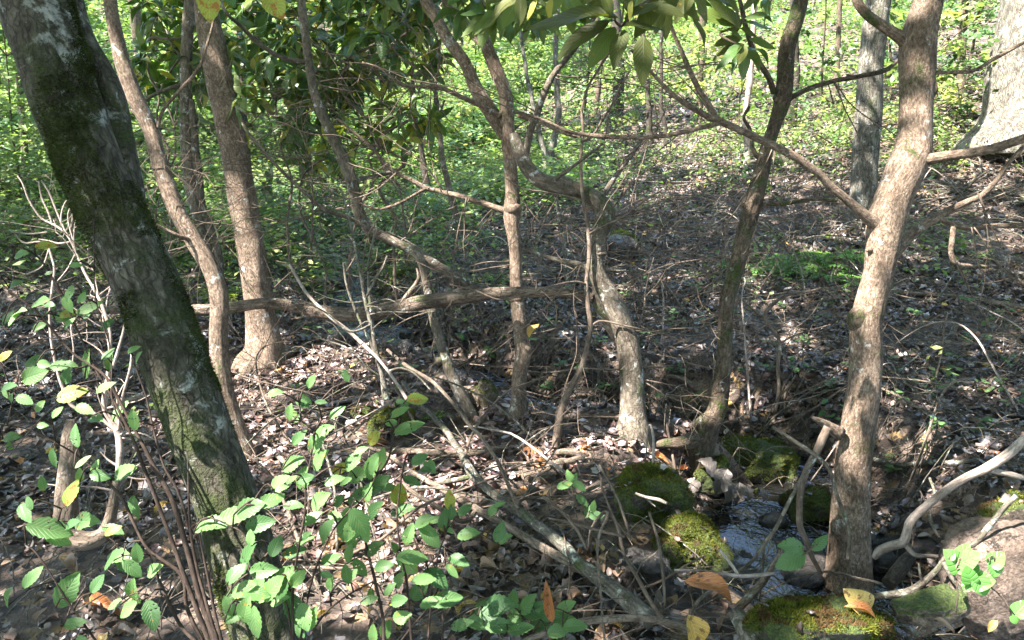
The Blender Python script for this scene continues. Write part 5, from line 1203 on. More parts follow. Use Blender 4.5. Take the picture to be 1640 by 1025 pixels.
fallen('dead_sapling', 'bleached dead sapling with a crown of broken white twigs', 'dead shrub', thin=.62, fine=2, pts=[(186, 790, 14), (190, 760, 15), (192, 720, 18), (186, 688, 15), (166, 650, 12), (172, 600, 10), (176, 560, 9), (176, 530, 9), (165, 492, 8), (152, 465, 7), (137, 438, 7), (125, 410, 6), (115, 388, 6), (105, 372, 5)], mat=M['pale_wood'], ends=(2.6, 2.75),
       side=[[(186, 690, 9, 0), (150, 662, 10, 0), (115, 650, 9, 0), (98, 615, 9, 0), (88, 580, 8, 0), (82, 540, 7, 0), (80, 500, 6, 0), (84, 460, 6, 0), (88, 430, 6, 0), (80, 400, 6, 0), (76, 385, 5, 0)],
             [(105, 372, 6, 0), (85, 360, 6, 0), (62, 348, 5, 0), (45, 320, 5, 0), (36, 295, 4, 0), (28, 282, 3, 0)], [(85, 362, 5, 0), (78, 340, 5, 0), (68, 318, 5, 0), (62, 290, 4, 0)],
             [(112, 388, 5, .05), (116, 350, 5, .0), (113, 320, 5, 0), (108, 300, 4, 0)], [(108, 378, 5, 0), (92, 340, 5, 0), (80, 310, 5, 0), (66, 288, 3, 0)], [(78, 388, 5, 0), (60, 386, 5, 0), (38, 388, 4, 0), (22, 372, 3, 0)],
             [(112, 388, 5, 0), (95, 390, 5, 0), (78, 386, 4, 0), (62, 383, 3, 0)], [(76, 372, 5, 0), (50, 374, 4, 0), (20, 372, 3, 0)], [(118, 390, 4, 0), (110, 345, 4, 0), (122, 318, 4, 0)], [(100, 372, 5, 0), (98, 345, 4, 0), (104, 325, 4, 0), (113, 318, 3, 0)],
             [(78, 400, 4, 0), (68, 425, 4, 0), (50, 436, 4, 0), (38, 440, 3, 0)], [(180, 590, 8, -.02), (190, 560, 8, -.02), (198, 530, 6, -.02), (200, 512, 5, -.02)], [(190, 690, 10, -.02), (196, 640, 9, -.03), (208, 590, 8, -.03), (213, 545, 6, -.03)],
             [(120, 408, 4, 0), (108, 430, 4, 0), (92, 450, 3, 0)], [(95, 610, 5, 0), (110, 600, 5, 0), (118, 560, 4, 0), (114, 520, 4, 0)]])
fallen('fallen_branch', 'brown stick passing behind the leaning mossy trunk low down', 'stick',
       [(130, 650, 8), (170, 648, 9), (205, 642, 9), (238, 634, 8), (262, 625, 6)], M['dead_wood'], ends=(2.9, 3.0))
fallen('fallen_branch', 'pale curved branch below the mossy lump, bowing over the sunny litter', 'stick',
       [(380, 700, 5), (420, 715, 7), (450, 735, 8), (480, 770, 6), (520, 790, 5)], M['pale_wood'])
fallen('dead_sapling', 'grey many-stemmed dead sapling standing before the log', 'dead shrub', fine=2, pts=[(618, 640, 12), (612, 600, 9), (603, 560, 8), (595, 520, 7), (585, 480, 6), (578, 440, 5), (570, 400, 4), (560, 350, 4), (548, 310, 3)], mat=M['lichen_wood'], ends=(3.35, 3.35),
       side=[[(605, 575, 6, 0), (590, 540, 6, 0), (570, 500, 5, 0), (555, 460, 4, 0), (550, 420, 4, 0)], [(598, 530, 5, 0), (592, 480, 5, .05), (590, 430, 4, .1), (597, 390, 4, .1), (606, 365, 3, .1)],
             [(585, 480, 4, 0), (600, 450, 4, 0), (612, 430, 3, 0), (620, 410, 3, 0)], [(612, 600, 5, 0), (640, 590, 4, 0), (665, 600, 3, 0), (690, 625, 3, 0)], [(595, 520, 4, 0), (560, 530, 4, -.05), (520, 500, 3, -.05), (480, 480, 2, -.1)],
             [(612, 605, 4, 0), (590, 590, 4, -.03), (560, 560, 3, -.05), (520, 545, 3, -.05), (470, 530, 2, -.05)], [(578, 440, 3, 0), (600, 420, 3, 0), (605, 398, 2, 0)]])
fallen('fallen_branch', 'mossy dark log resting on the slope behind the crooked trunk', 'log', [(1195, 262, 12), (1240, 262, 14), (1290, 258, 15), (1340, 252, 14), (1372, 248, 12)], M['moss_bark'])
fallen('fallen_branch', 'dark mossy log end between the ridged trunk and the stout trunk', 'log', [(1400, 268, 14), (1425, 262, 15), (1445, 258, 13)], M['moss_bark'])
fallen('fallen_branch', 'grey-green log lying at the far right under the broad trunk', 'log', [(1502, 388, 9), (1540, 402, 13), (1580, 412, 14), (1620, 420, 15), (1680, 436, 15)], M['lichen_wood'])
fallen('fallen_branch', 'long dark pole across the slope right of the stout trunk', 'fallen branch', [(1430, 468, 6), (1470, 470, 7), (1510, 473, 7), (1561, 478, 8), (1600, 486, 9), (1660, 496, 9)], M['dead_wood'])
fallen('fallen_branch', 'weathered branch sweeping left off the stout trunk over the brushy slope', 'fallen branch', [(1210, 382, 5), (1245, 376, 6), (1290, 374, 7), (1330, 380, 7), (1362, 388, 7), (1388, 394, 6)], M['lichen_wood'],
       side=[[(1330, 380, 4, 0), (1350, 360, 3, 0), (1372, 352, 3, 0)], [(1290, 374, 4, 0), (1270, 400, 3, 0), (1250, 410, 3, 0)], [(1245, 376, 4, 0), (1225, 355, 3, 0)]])
fallen('fallen_branch', 'crossed dead branch, thicker, among the brush at the right edge', 'fallen branch', [(1480, 262, 6), (1520, 258, 7), (1560, 256, 8), (1600, 250, 7), (1650, 240, 6)], M['dead_wood'], side=[[(1560, 256, 4, 0), (1590, 275, 3, 0), (1625, 300, 3, 0)]])
fallen('fallen_branch', 'dark fallen pole in the shadowed brush beside the log at far right', 'fallen branch', [(1495, 305, 6), (1540, 312, 8), (1590, 318, 8), (1650, 330, 8)], M['dark_bark'], side=[[(1540, 312, 4, 0), (1560, 290, 4, 0), (1580, 275, 3, 0)]])
fallen('fallen_branch', 'old grey stub of wood on the slope just left of the crooked trunk', 'stick', [(1068, 602, 7), (1085, 604, 9), (1100, 612, 10), (1110, 622, 8)], M['log_wood'])
fallen('fallen_branch', 'brown root ridge running left from the S-curved trunk foot', 'root', [(1005, 672, 14), (985, 668, 11), (955, 664, 9), (920, 666, 8), (880, 668, 6), (850, 660, 4)], M['dead_wood'])
fallen('fallen_branch', 'long grey branch on the bank passing below the mossy lump', 'fallen branch', lift=.06, pts=[(600, 720, 9), (640, 722, 11), (690, 726, 12), (740, 728, 12), (780, 722, 10), (812, 716, 8)], mat=M['dead_wood'])
fallen('fallen_branch', 'thin branch arching over the dark gully below the log', 'stick', [(620, 560, 5), (650, 585, 6), (690, 610, 6), (720, 640, 6), (750, 680, 6), (770, 700, 6), (800, 745, 6), (820, 790, 6), (830, 815, 5)], M['dead_wood'], ends=(3.5, 2.9))
fallen('fallen_branch', 'crooked white twig on top of the upper mossy rock', 'stick', [(1018, 790, 4), (1035, 796, 5), (1055, 800, 6), (1068, 806, 5)], M['pale_wood'], ends=(2.72, 2.66), side=[[(1030, 794, 4, 0), (1042, 806, 3, 0), (1050, 812, 2, 0)]])
fallen('fallen_branch', 'thin grey stick slanting in the wet hollow, by the lower mossy rock', 'stick', [(1489, 765, 4), (1496, 790, 5), (1488, 815, 5), (1492, 840, 5), (1505, 862, 4)], M['lichen_wood'], ends=(2.7, 2.6))
for (pts, lab) in [
 ([(960, 770, 4), (975, 810, 4), (990, 850, 5), (1000, 890, 5), (1020, 925, 6), (1040, 960, 7), (1060, 990, 8)], 'long whip-like twig drooping into the hollow from the litter edge'),
 ([(870, 795, 5), (900, 820, 5), (925, 850, 5), (940, 880, 4)], 'bent twig beside the leafy sprig on the mound edge'),
 ([(880, 830, 4), (920, 838, 5), (960, 850, 5), (1000, 860, 4)], 'short level twig pointing at the lower mossy rock'),
 ([(960, 745, 4), (985, 790, 4), (1000, 830, 4), (1010, 865, 3)], 'slim twig hanging left of the upper mossy rock'),
 ([(1040, 820, 4), (1055, 870, 5), (1062, 920, 5), (1065, 970, 4)], 'upright twig in front of the lower mossy rock'),
 ([(1020, 945, 4), (1060, 930, 4), (1100, 905, 4), (1130, 890, 3)], 'fine forked twig lying across the dark hollow')]:
    fallen('fallen_twig', lab, 'twig', pts, M['twig'], ends=(2.55, 2.35))
# hidden colour-shape strip: the draped dead leaves on the mossy ledge and other leaves one can single out
def lone_leaf(label, kind, bx, by, tx, ty, d=None, wid=1.0, group=None, lift=.02, nrm=None):
    flat = d is None
    d = (d or hit((bx + tx) / 2, (by + ty) / 2)) - lift
    a = at(bx, by, d); L = math.hypot(tx - bx, ty - by) * d / F
    ydir = (RT * (tx - bx) - UP * (ty - by)).normalized() + FWD * (-.15 if ty > by else .25) * (2.0 if flat else 1)
    n = nrm or (-FWD * .6 + UP * .8 + RT * random.uniform(-.3, .3))
    if flat: n = Vector((random.gauss(0, .2), random.gauss(-.2, .2), 1)); L *= 1.1
    me = random.choice(LV[kind]) if isinstance(kind, str) else kind
    o = put_leaf('fallen_leaf', me, None, frame_m(a, ydir, n, L * 1.03, wid))
    return tag(o, label, 'leaf', group)
mk = lambda mat, **k: leaf_mesh('fallen_leaf', M[mat], **k)
OR_ = mk('dry_orange', kind='long', wr=.42, curl=.35, fold=.5, nv=10, seed=4); ORL = mk('dry_orange', kind='long', wr=.26, curl=.3, fold=.8, nv=10, seed=5)
YE_ = mk('dry_yellow', kind='oval', wr=.7, curl=.35, fold=.3, nv=10, seed=6); TA_ = mk('dry_tan', kind='long', wr=.3, curl=.3, fold=.6, nv=10, seed=8)
GL_ = mk('dry_grey', kind='lobed', wr=.85, curl=.5, fold=.3, nv=14, seed=9)
lone_leaf('big curled orange leaf resting on the gnarled root', OR_, 876, 755, 832, 718, wid=1.1)
lone_leaf('second orange leaf half folded, tucked under the gnarled root', OR_, 850, 752, 885, 745, wid=1.3)
lone_leaf('orange curled leaf standing upright in front of the seedling patch', ORL, 884, 998, 874, 934, d=2.1)
lone_leaf('long orange-brown leaf lying over the wet hollow by the pale twig', OR_, 1100, 925, 1175, 955, d=2.3)
lone_leaf('yellow spotted leaf propped at the stout trunk foot', YE_, 1388, 985, 1362, 945, d=2.15, wid=1.3)
lone_leaf('brown narrow leaf beneath the yellow spotted leaf', ORL, 1355, 968, 1405, 985, d=2.14)
lone_leaf('yellow-brown pointed leaf hanging at the bottom edge left of the lichen log', YE_, 1105, 985, 1118, 1040, d=2.05)
lone_leaf('slim yellow leaf on the dirt below the pale slab', TA_, 1498, 990, 1528, 1010, d=2.1)
lone_leaf('yellow leaf at the bottom, right of the slim yellow one', YE_, 1583, 1012, 1602, 992, d=2.08, wid=.6)
lone_leaf('yellow leaf floating on the stream beside the glints', YE_, 1212, 900, 1232, 890, wid=1.2, d=None)
lone_leaf('cream-yellow leaf lying on the wet stream bed', YE_, 1132, 842, 1152, 832, wid=1.4)
lone_leaf('olive yellow leaf in the pool right of the stout trunk', YE_, 1402, 860, 1426, 852, wid=1.0)
lone_leaf('pink-orange dry leaf on the damp bank right of the stout trunk', OR_, 1428, 832, 1440, 823, wid=1.6)
lone_leaf('brown folded leaf lying on the slope by the long grey stick', TA_, 1424, 790, 1448, 768, wid=1.2)
lone_leaf('ochre dead leaves clump in the pink litter beside the pale branch', YE_, 720, 785, 755, 780, wid=1.3)
lone_leaf('long orange-brown leaf flat on the ground under the left shrub', ORL, 132, 964, 200, 970, d=None)
lone_leaf('yellow-orange leaf at the crooked trunk foot in the sun', YE_, 1165, 648, 1186, 642, wid=1.2)
lone_leaf('rust-coloured long leaf on the sunny bank behind the mossy lump', ORL, 590, 718, 628, 710)
lone_leaf('orange strip leaf on the sunlit mound crest', ORL, 925, 720, 955, 716)
lone_leaf('orange strip leaf on the mound, nearest the crooked trunk foot', ORL, 1042, 728, 1070, 738)
lone_leaf('pale standing leaf on the shaded slope between middle stem and S-curved trunk', TA_, 871, 610, 872, 583)
lone_leaf('white-backed leaf on the slope left of the stout trunk', TA_, 1290, 612, 1284, 590, wid=1.8)
lone_leaf('yellow leaf clinging beside the middle stem', YE_, 846, 540, 862, 516, d=TREE['T5'][1] - .02, wid=.6)
for i, (bx, by, tx, ty) in enumerate([(1150, 765, 1122, 735), (1160, 760, 1165, 805), (1185, 772, 1178, 806), (1165, 750, 1145, 790), (1218, 782, 1225, 802), (1120, 770, 1100, 795), (1195, 775, 1200, 800)]):
    lone_leaf('grey lobed dead leaf draped on the mossy ledge, ' + ['pointing up, highest one', 'hanging long in mid bunch', 'pointing down beside the middle one', 'lying across the bunch to the left', 'rightmost, hanging over the water', 'lowest and leftmost of the bunch', 'tip down, next to the rightmost'][i], GL_, bx, by, tx, ty, d=hit(1160, 775) - .16, group='grey lobed leaves draped on the mossy ledge', wid=.8)

# ================================================================== LEAF LITTER
PAL = np.array([[.06, .042, .032], [.09, .062, .044], [.15, .108, .08], [.25, .19, .145], [.36, .29, .24], [.20, .178, .165], [.035, .026, .022], [.45, .38, .31], [.15, .085, .055], [.46, .28, .05], [.27, .24, .21], [.40, .17, .06]])
PW = np.array([.21, .18, .13, .06, .03, .14, .18, .018, .05, .010, .05, .006]); PW /= PW.sum()
def ellipse_mask(px, py, els):
    m = np.zeros(len(px))
    for (cx, cy_, rx, ry, s) in els:
        m = np.maximum(m, s * np.clip(1.4 - np.hypot((px - cx) / rx, (py - cy_) / ry), 0, 1))
    return m
def scatter_xy(y0, y1, dens, size_fn=None, margin=1.2, grow=0.0):
    """random places on the visible ground (and a margin beyond it)"""
    w1 = .70 * y1 + margin
    n = int((y1 - y0) * 2 * w1 * dens)
    y = rng.uniform(y0, y1, n); x = rng.uniform(-w1, w1, n)
    k = np.abs(x) < .70 * y + margin
    return x[k], y[k]
def grid_leaf(nu, nv, wr, curl, fold, lobed=False):
    V = []
    for j in range(nv + 1):
        t = j / nv
        w = max(math.sin(math.pi * t ** .85), 0) ** .8 * wr / 2
        if lobed: w *= .7 + .45 * (j % 2)
        for i in range(nu):
            s = i / (nu - 1) * 2 - 1
            V.append((s * w, t - .5, fold * abs(s) * w * 2 + curl * ((t - .5) ** 2) * 2 - curl * .2))
    q = [(j * nu + i, j * nu + i + 1, (j + 1) * nu + i + 1, (j + 1) * nu + i) for j in range(nv) for i in range(nu - 1)]
    return np.array(V), np.array(q)
def leaves_mesh(name, x, y, z, L, tmpl, tilt, col, mat, parent=None, rot=None, normals=None, kindstuff=True, label=None):
    """many copies of small templates merged into one mesh"""
    n = len(x); parts = []
    which = rng.integers(0, len(tmpl), n)
    yaw = rng.uniform(0, 2 * np.pi, n) if rot is None else rot
    a = rng.normal(0, tilt, n); b_ = rng.normal(0, tilt, n)
    Vall, Qall, Call, off = [], [], [], 0
    cyw, syw, ca, sa, cb, sb = np.cos(yaw), np.sin(yaw), np.cos(a), np.sin(a), np.cos(b_), np.sin(b_)
    for k, (tv, tq) in enumerate(tmpl):
        m = np.where(which == k)[0]
        if not len(m): continue
        P = tv[None, :, :] * L[m][:, None, None]
        X, Y, Z = P[..., 0], P[..., 1], P[..., 2]
        Y, Z = Y * ca[m][:, None] - Z * sa[m][:, None], Y * sa[m][:, None] + Z * ca[m][:, None]
        X, Z = X * cb[m][:, None] + Z * sb[m][:, None], -X * sb[m][:, None] + Z * cb[m][:, None]
        X, Y = X * cyw[m][:, None] - Y * syw[m][:, None], X * syw[m][:, None] + Y * cyw[m][:, None]
        V = np.stack([X + x[m][:, None], Y + y[m][:, None], Z + z[m][:, None]], -1)
        nv_ = tv.shape[0]
        Vall.append(V.reshape(-1, 3)); Qall.append((tq[None] + (np.arange(len(m)) * nv_)[:, None, None]).reshape(-1, tq.shape[1]) + off)
        Call.append(np.repeat(col[m], nv_, 0)); off += len(m) * nv_
    o = mesh_np(name, np.vstack(Vall), np.vstack(Qall), mat, col=np.vstack(Call), parent=parent)
    if kindstuff: o['kind'] = 'stuff'
    return o
T_near = [grid_leaf(3, 4, .55, .5, .5), grid_leaf(3, 4, .5, -.6, -.4), grid_leaf(3, 5, .8, .4, .3, True), grid_leaf(3, 5, .75, -.5, .2, True), grid_leaf(3, 4, .45, .9, .8), grid_leaf(3, 4, .3, .4, .6), grid_leaf(3, 4, .6, .2, .2)]
T_mid = [grid_leaf(3, 2, .6, .6, .5), grid_leaf(3, 2, .5, -.6, .4), grid_leaf(3, 2, .7, .3, -.4)]
T_far = [grid_leaf(2, 2, .65, .6, 0), grid_leaf(2, 2, .55, -.5, 0)]
def litter_cols(n, x, y):
    c = (PAL * np.array([.96, 1.0, 1.10]))[rng.choice(len(PAL), n, p=PW)] * rng.uniform(.7, 1.25, (n, 1))
    px, py, d = project(np.stack([x, y, H(x, y)], -1))
    # dry litter in the sun patches: sunlit paleness and pink painted into its colour
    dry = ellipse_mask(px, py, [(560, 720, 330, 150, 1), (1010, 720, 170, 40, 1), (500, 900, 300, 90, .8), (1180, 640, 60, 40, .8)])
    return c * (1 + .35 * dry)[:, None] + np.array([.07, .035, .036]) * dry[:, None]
def wet(x, y):
    s, hw = stream_sd(x, y)
    return np.abs(s) < hw * 1.0
def lay(y0, y1, dens, Lr, tmpl, tilt, stack, margin=1.2):
    x, y = scatter_xy(y0, y1, dens, margin=margin)
    w = wet(x, y); keep = ~w | (rng.random(len(x)) < .03); x, y = x[keep], y[keep]
    kk = rng.random(len(x)) < np.clip(.78 + 1.6 * fbm(x * 1.6, y * 1.6, 12.0, 4), .15, 1); x, y = x[kk], y[kk]
    L = rng.uniform(*Lr, len(x))
    z = H(x, y) + rng.uniform(.004, stack, len(x))
    return x, y, z, L
x, y, z, L = lay(1.2, 6.2, 1000, (.022, .075), T_near, .42, .03, margin=.6)
col = litter_cols(len(x), x, y)
px, py, dd = project(np.stack([x, y, z], -1))
vis = (px > 5) & (px < 1635) & (py > 5) & (py < 1020)
size = np.where(vis, L / dd, 0)
big = np.argsort(-size)[:300]
msk = np.ones(len(x), bool); msk[big] = False
shx, shy, shz, shL = lay(1.2, 6.5, 1300, (.012, .045), T_near, .5, .04, margin=.3)
leaves_mesh('leaf_crumbs', shx, shy, shz, shL, [grid_leaf(2, 1, .16, 0, 0), grid_leaf(2, 2, .3, .5, 0), grid_leaf(2, 1, .7, 0, 0)], .5, litter_cols(len(shx), shx, shy) * .85, M['litter'])
rp, rn_ = [], []
for tri, nrm, A in ROCKTOPS:
    w_ = A * np.clip(nrm[:, 2] - .2, 0, 1); k = rng.choice(len(A), 9, p=w_ / w_.sum()); rp.append(tri[k].mean(1))
rp = np.vstack(rp); leaves_mesh('leaf_crumbs', rp[:, 0], rp[:, 1], rp[:, 2] + .012, rng.uniform(.015, .05, len(rp)), T_near, .5, litter_cols(len(rp), rp[:, 0], rp[:, 1]), M['litter'])
leaves_mesh('leaf_litter', x[msk], y[msk], z[msk], L[msk], T_near, .42, col[msk], M['litter'])
for k, i in enumerate(big):
    me = random.choice(LV['fallen'] + LV['fallen_lobed'] + LV['fallen_long'][:1])
    yaw = random.uniform(0, 6.28); yd = Vector((math.cos(yaw), math.sin(yaw), random.gauss(0, .3)))
    put_leaf('fallen_leaf', me, ground, frame_m((x[i], y[i], z[i] + .006), yd, (random.gauss(0, .35), random.gauss(0, .35), 1), L[i] * .95))
x, y, z, L = lay(6.2, 15, 420, (.04, .085), T_mid, .42, .035)
leaves_mesh('leaf_litter', x, y, z, L, T_mid, .42, litter_cols(len(x), x, y), M['litter'])
x, y, z, L = lay(15, 34, 45, (.10, .2), T_far, .4, .05, margin=2)
leaves_mesh('leaf_litter', x, y, z, L, T_far, .4, litter_cols(len(x), x, y), M['litter'])

# ------------------------------------------------------------------ twigs on the ground
def ground_twigs(n, y0, y1, Lr, rr, name='fallen_twig', singles=False, seed=3, arc=.0):
    r = random.Random(seed); out = []
    while len(out) < n:
        yy = r.uniform(y0, y1); xx = r.uniform(-.7 * yy - .2, .7 * yy + .2)
        s, hw = stream_sd(np.array([xx]), np.array([yy]))
        if s[0] < 0 and r.random() < .45: continue
        if abs(s[0]) < hw[0] + .12 and yy < 4.2 and r.random() < .8: continue
        Lg = r.uniform(*Lr); a = r.gauss(.1, .9) if r.random() < .45 else r.uniform(0, 3.14)
        k = 6; pts = []
        da = 0
        X, Y = xx, yy
        for i in range(k + 1):
            pts.append((X, Y)); da += r.gauss(0, .22); X += math.cos(a + da) * Lg / k; Y += math.sin(a + da) * Lg / k
        A = np.array(pts); h = H(A[:, 0], A[:, 1])
        base = np.linspace(h[0], h[-1], k + 1); zz = np.maximum(h, base) * .6 + h * .4 + r.uniform(.01, .05) + np.linspace(0, r.uniform(-.02, .12), k + 1) + arc * r.random() ** 2 * np.sin(np.linspace(0, 3.14, k + 1))
        r0 = r.uniform(*rr)
        P = [(float(A[i, 0]), float(A[i, 1]), float(max(zz[i], h[i] + .008))) for i in range(k + 1)]
        R = [r0 * (1 - .6 * i / k) for i in range(k + 1)]
        out.append((P, R))
    return out
tw = ground_twigs(190, 2.2, 8.5, (.35, 1.5), (.003, .008), seed=31, arc=.35)
for P, R in tw:
    mt = random.choice([M['twig'], M['dead_wood'], M['lichen_wood'], M['pale_wood'], M['dead_wood']])
    Ps, Rs = smooth_path(P, R, step=.05); V, fs, tc = tube_np(Ps, Rs, 6, rough=.1, seed=P[0][0])
    mesh_np('fallen_twig', V, fs, mt, parent=ground, tc=tc)
def twig_mass(tws, mat, name='twig_litter', sides=4):
    parts = []
    for P, R in tws:
        V, fs, tc = tube_np(np.array(P), np.array(R), sides, rough=0, seed=1.0); parts.append((V, fs, tc))
    V, fs, tc, _ = join_parts(parts)
    o = mesh_np(name, V, fs, mat, tc=tc); o['kind'] = 'stuff'
    return o
twig_mass(ground_twigs(1500, 2.0, 8, (.12, .6), (.001, .0035), seed=32, arc=.1), M['lichen_wood'])
twig_mass(ground_twigs(1500, 2.0, 9, (.12, .7), (.001, .0035), seed=33, arc=.1), M['dead_wood'])
twig_mass(ground_twigs(520, 7, 16, (.4, 1.8), (.004, .012), seed=34), M['dead_wood'])
twig_mass(ground_twigs(380, 6, 14, (.4, 2.2), (.004, .012), seed=35), M['lichen_wood'])

# ------------------------------------------------------------------ bare wiry saplings standing in the litter
RW = random.Random(61)
ZONES = [((400, 720, 420, 620), 13, 'in the gully around the log'), ((730, 1000, 400, 600), 9, 'between the middle stem and the S-curved trunk'), ((1020, 1200, 330, 640), 8, 'left of the crooked dark trunk'),
         ((1200, 1380, 330, 640), 8, 'between the crooked trunk and the stout trunk'), ((1430, 1640, 330, 700), 10, 'right of the stout trunk'), ((380, 620, 300, 420), 9, 'far up the stream bank'), ((20, 330, 420, 760), 9, 'around the leaning mossy trunk')]
for (x0, x1, y0, y1), nn, where in ZONES:
    for i in range(nn):
        px_, py_ = RW.uniform(x0, x1), RW.uniform(y0, y1); d = min(hit(px_, py_), 12); b0 = at(px_, py_, d)
        g = thing('bare_sapling', 'thin leafless wiry sapling ' + where, 'sapling', b0, 'wiry bare saplings ' + where)
        pth = twig_paths(b0 - Vector((0, 0, .03)), (RW.gauss(0, .5), RW.gauss(0, .3), 1), RW.uniform(.5, 1.5), RW.uniform(.0022, .0042), 3, RW, curl=.26)
        main = pth.pop()
        Ps, Rs = smooth_path(main[0], main[1], step=.04); V, fs, tc = tube_np(Ps, Rs, 5, rough=.05, seed=i); mt = RW.choice([M['twig'], M['dark_twig'], M['lichen_wood'], M['twig']])
        mesh_np('stem', V, fs, mt, parent=g, tc=tc)
        if pth: twigs_mesh('twigs', g, pth, mt, sides=4)['kind'] = 'stuff'

# ================================================================== GREEN UNDERGROWTH
G_BRIGHT = np.array([.20, .26, .10]); G_MID = np.array([.11, .18, .05]); G_DARK = np.array([.05, .09, .03]); G_BLUE = np.array([.12, .20, .11]); G_YEL = np.array([.27, .29, .10])
GP = np.array([G_BRIGHT, G_MID, G_DARK, G_BLUE, G_YEL])
T_leaf = [grid_leaf(2, 2, .55, .35, 0), grid_leaf(2, 2, .45, -.3, 0), grid_leaf(2, 2, .65, .2, 0)]
T_leaf1 = [grid_leaf(2, 1, .6, 0, 0)]
T_dia = [(np.array([(0, -.5, 0), (.28, 0, .06), (0, .5, 0), (-.28, 0, .06)]), np.array([(0, 1, 2, 3)])), (np.array([(0, -.5, 0), (.22, -.05, -.05), (0, .5, .05), (-.22, .05, .03)]), np.array([(0, 1, 2, 3)]))]
def greens(n, w):
    w = np.array(w, float); w /= w.sum()
    return GP[rng.choice(5, n, p=w)] * rng.uniform(.75, 1.3, (n, 1))
# seedlings and herbs on the forest floor, denser far away and on the left
x, y = scatter_xy(3.2, 34, 200, margin=2)
px, py, d = project(np.stack([x, y, H(x, y)], -1))
dens = .012 + .05 * sstep((y - 6) / 3) + np.where(x > .05 * y, .09, .22) * sstep((y - 9) / 7) + ellipse_mask(px, py, [(300, 420, 240, 90, .75), (640, 410, 160, 80, .85), (1290, 430, 150, 50, .6), (1500, 425, 90, 50, .5), (1250, 520, 200, 60, .12), (1500, 600, 160, 90, .12), (700, 330, 100, 60, .5), (250, 330, 260, 100, .8), (30, 420, 160, 120, .4), (1100, 400, 110, 40, .16), (1180, 250, 120, 40, .4), (1500, 240, 60, 40, .5), (1100, 300, 120, 40, .25),
                                                         (760, 560, 60, 60, .3), (1290, 250, 200, 60, .35), (900, 290, 120, 50, .35)]) * (.35 + .9 * np.clip(fbm(x * 1.1, y * 1.1, 4.0, 3) + .35, 0, 1))
dens = dens * np.where(wet(x, y), .1, 1) * np.clip(.5 + 1.2 * fbm(x * .7, y * .7, 9.0, 3) + .3, .05, 1.6) * np.where(y < 6, .6, 1)
k = rng.random(len(x)) < dens * 1.15 + .006
x, y = x[k], y[k]; n0 = len(x)
# each seedling is a small tuft of leaves
m = 6
hh = rng.gamma(2.0, .055, n0) * (1 + .05 * (y - 5).clip(0, 20))
X = np.repeat(x, m) + rng.normal(0, .05, n0 * m); Y = np.repeat(y, m) + rng.normal(0, .05, n0 * m)
Zt = H(X, Y) + np.repeat(hh, m) * rng.uniform(.3, 1.1, n0 * m) + .01
Lq = rng.uniform(.03, .065, n0 * m) * (1 + .05 * (Y - 5).clip(0, 20))
o = leaves_mesh('forest_floor_plants', X, Y, Zt, Lq, T_dia, .45, np.repeat(greens(n0, [.34, .34, .12, .12, .08]), m, 0) * rng.uniform(.8, 1.2, (n0 * m, 1)), M['green_mass'])
# single small plants one can pick out on the near slope
RS = random.Random(77)
spots = [(870, 640), (905, 600), (880, 525), (930, 610), (960, 560), (1040, 560), (1200, 470), (1250, 500), (1310, 520), (1440, 600), (1500, 640), (1540, 560), (1450, 650), (1560, 700), (1600, 520), (1420, 760), (1270, 600), (1080, 600), (1040, 460), (1140, 420), (1000, 480), (700, 560), (740, 560), (660, 610), (560, 610), (480, 640), (1075, 520), (1360, 470), (1590, 640), (1100, 660), (980, 640), (1240, 560), (1320, 640), (1620, 600), (770, 540), (780, 580), (905, 480), (1110, 480), (1180, 520), (1285, 560), (1350, 590), (1460, 520), (1520, 600), (1580, 560), (1620, 660), (1495, 700), (1060, 640), (1215, 610), (1025, 430), (940, 470), (855, 560), (1150, 560), (1330, 680), (1550, 500)]
for i, (px_, py_) in enumerate(spots):
    d = hit(px_, py_); b0 = at(px_, py_, d)
    where = 'right of the stout trunk' if px_ > 1400 else 'between the crooked trunk and the stout trunk' if px_ > 1180 else 'between the S-curved trunk and the crooked trunk' if px_ > 990 else 'around the middle stem'
    g = thing('seedling', 'small green seedling ' + where, 'seedling', b0, 'seedlings ' + where)
    for s_ in range(RS.randint(2, 4)):
        hgt = RS.uniform(.05, .13); tip = b0 + Vector((RS.gauss(0, .03), RS.gauss(0, .03), hgt))
        Ps, Rs = smooth_path([tuple(b0), tuple((b0 + tip) / 2 + Vector((RS.gauss(0, .01), 0, 0))), tuple(tip)], [.0018, .0015, .001], step=.02)
        V, fs, tc = tube_np(Ps, Rs, 4, rough=0); mesh_np('stem', V, fs, M['twig'], parent=g, tc=tc)
        for q_ in range(RS.randint(2, 4)):
            a = RS.uniform(0, 6.28); yd = Vector((math.cos(a), math.sin(a), RS.uniform(-.3, .3)))
            put_leaf('leaf', random.choice(LV['green']), g, frame_m(tip - Vector((0, 0, RS.uniform(0, .03))), yd, (RS.gauss(0, .2), -.3, 1), RS.uniform(.03, .055)))
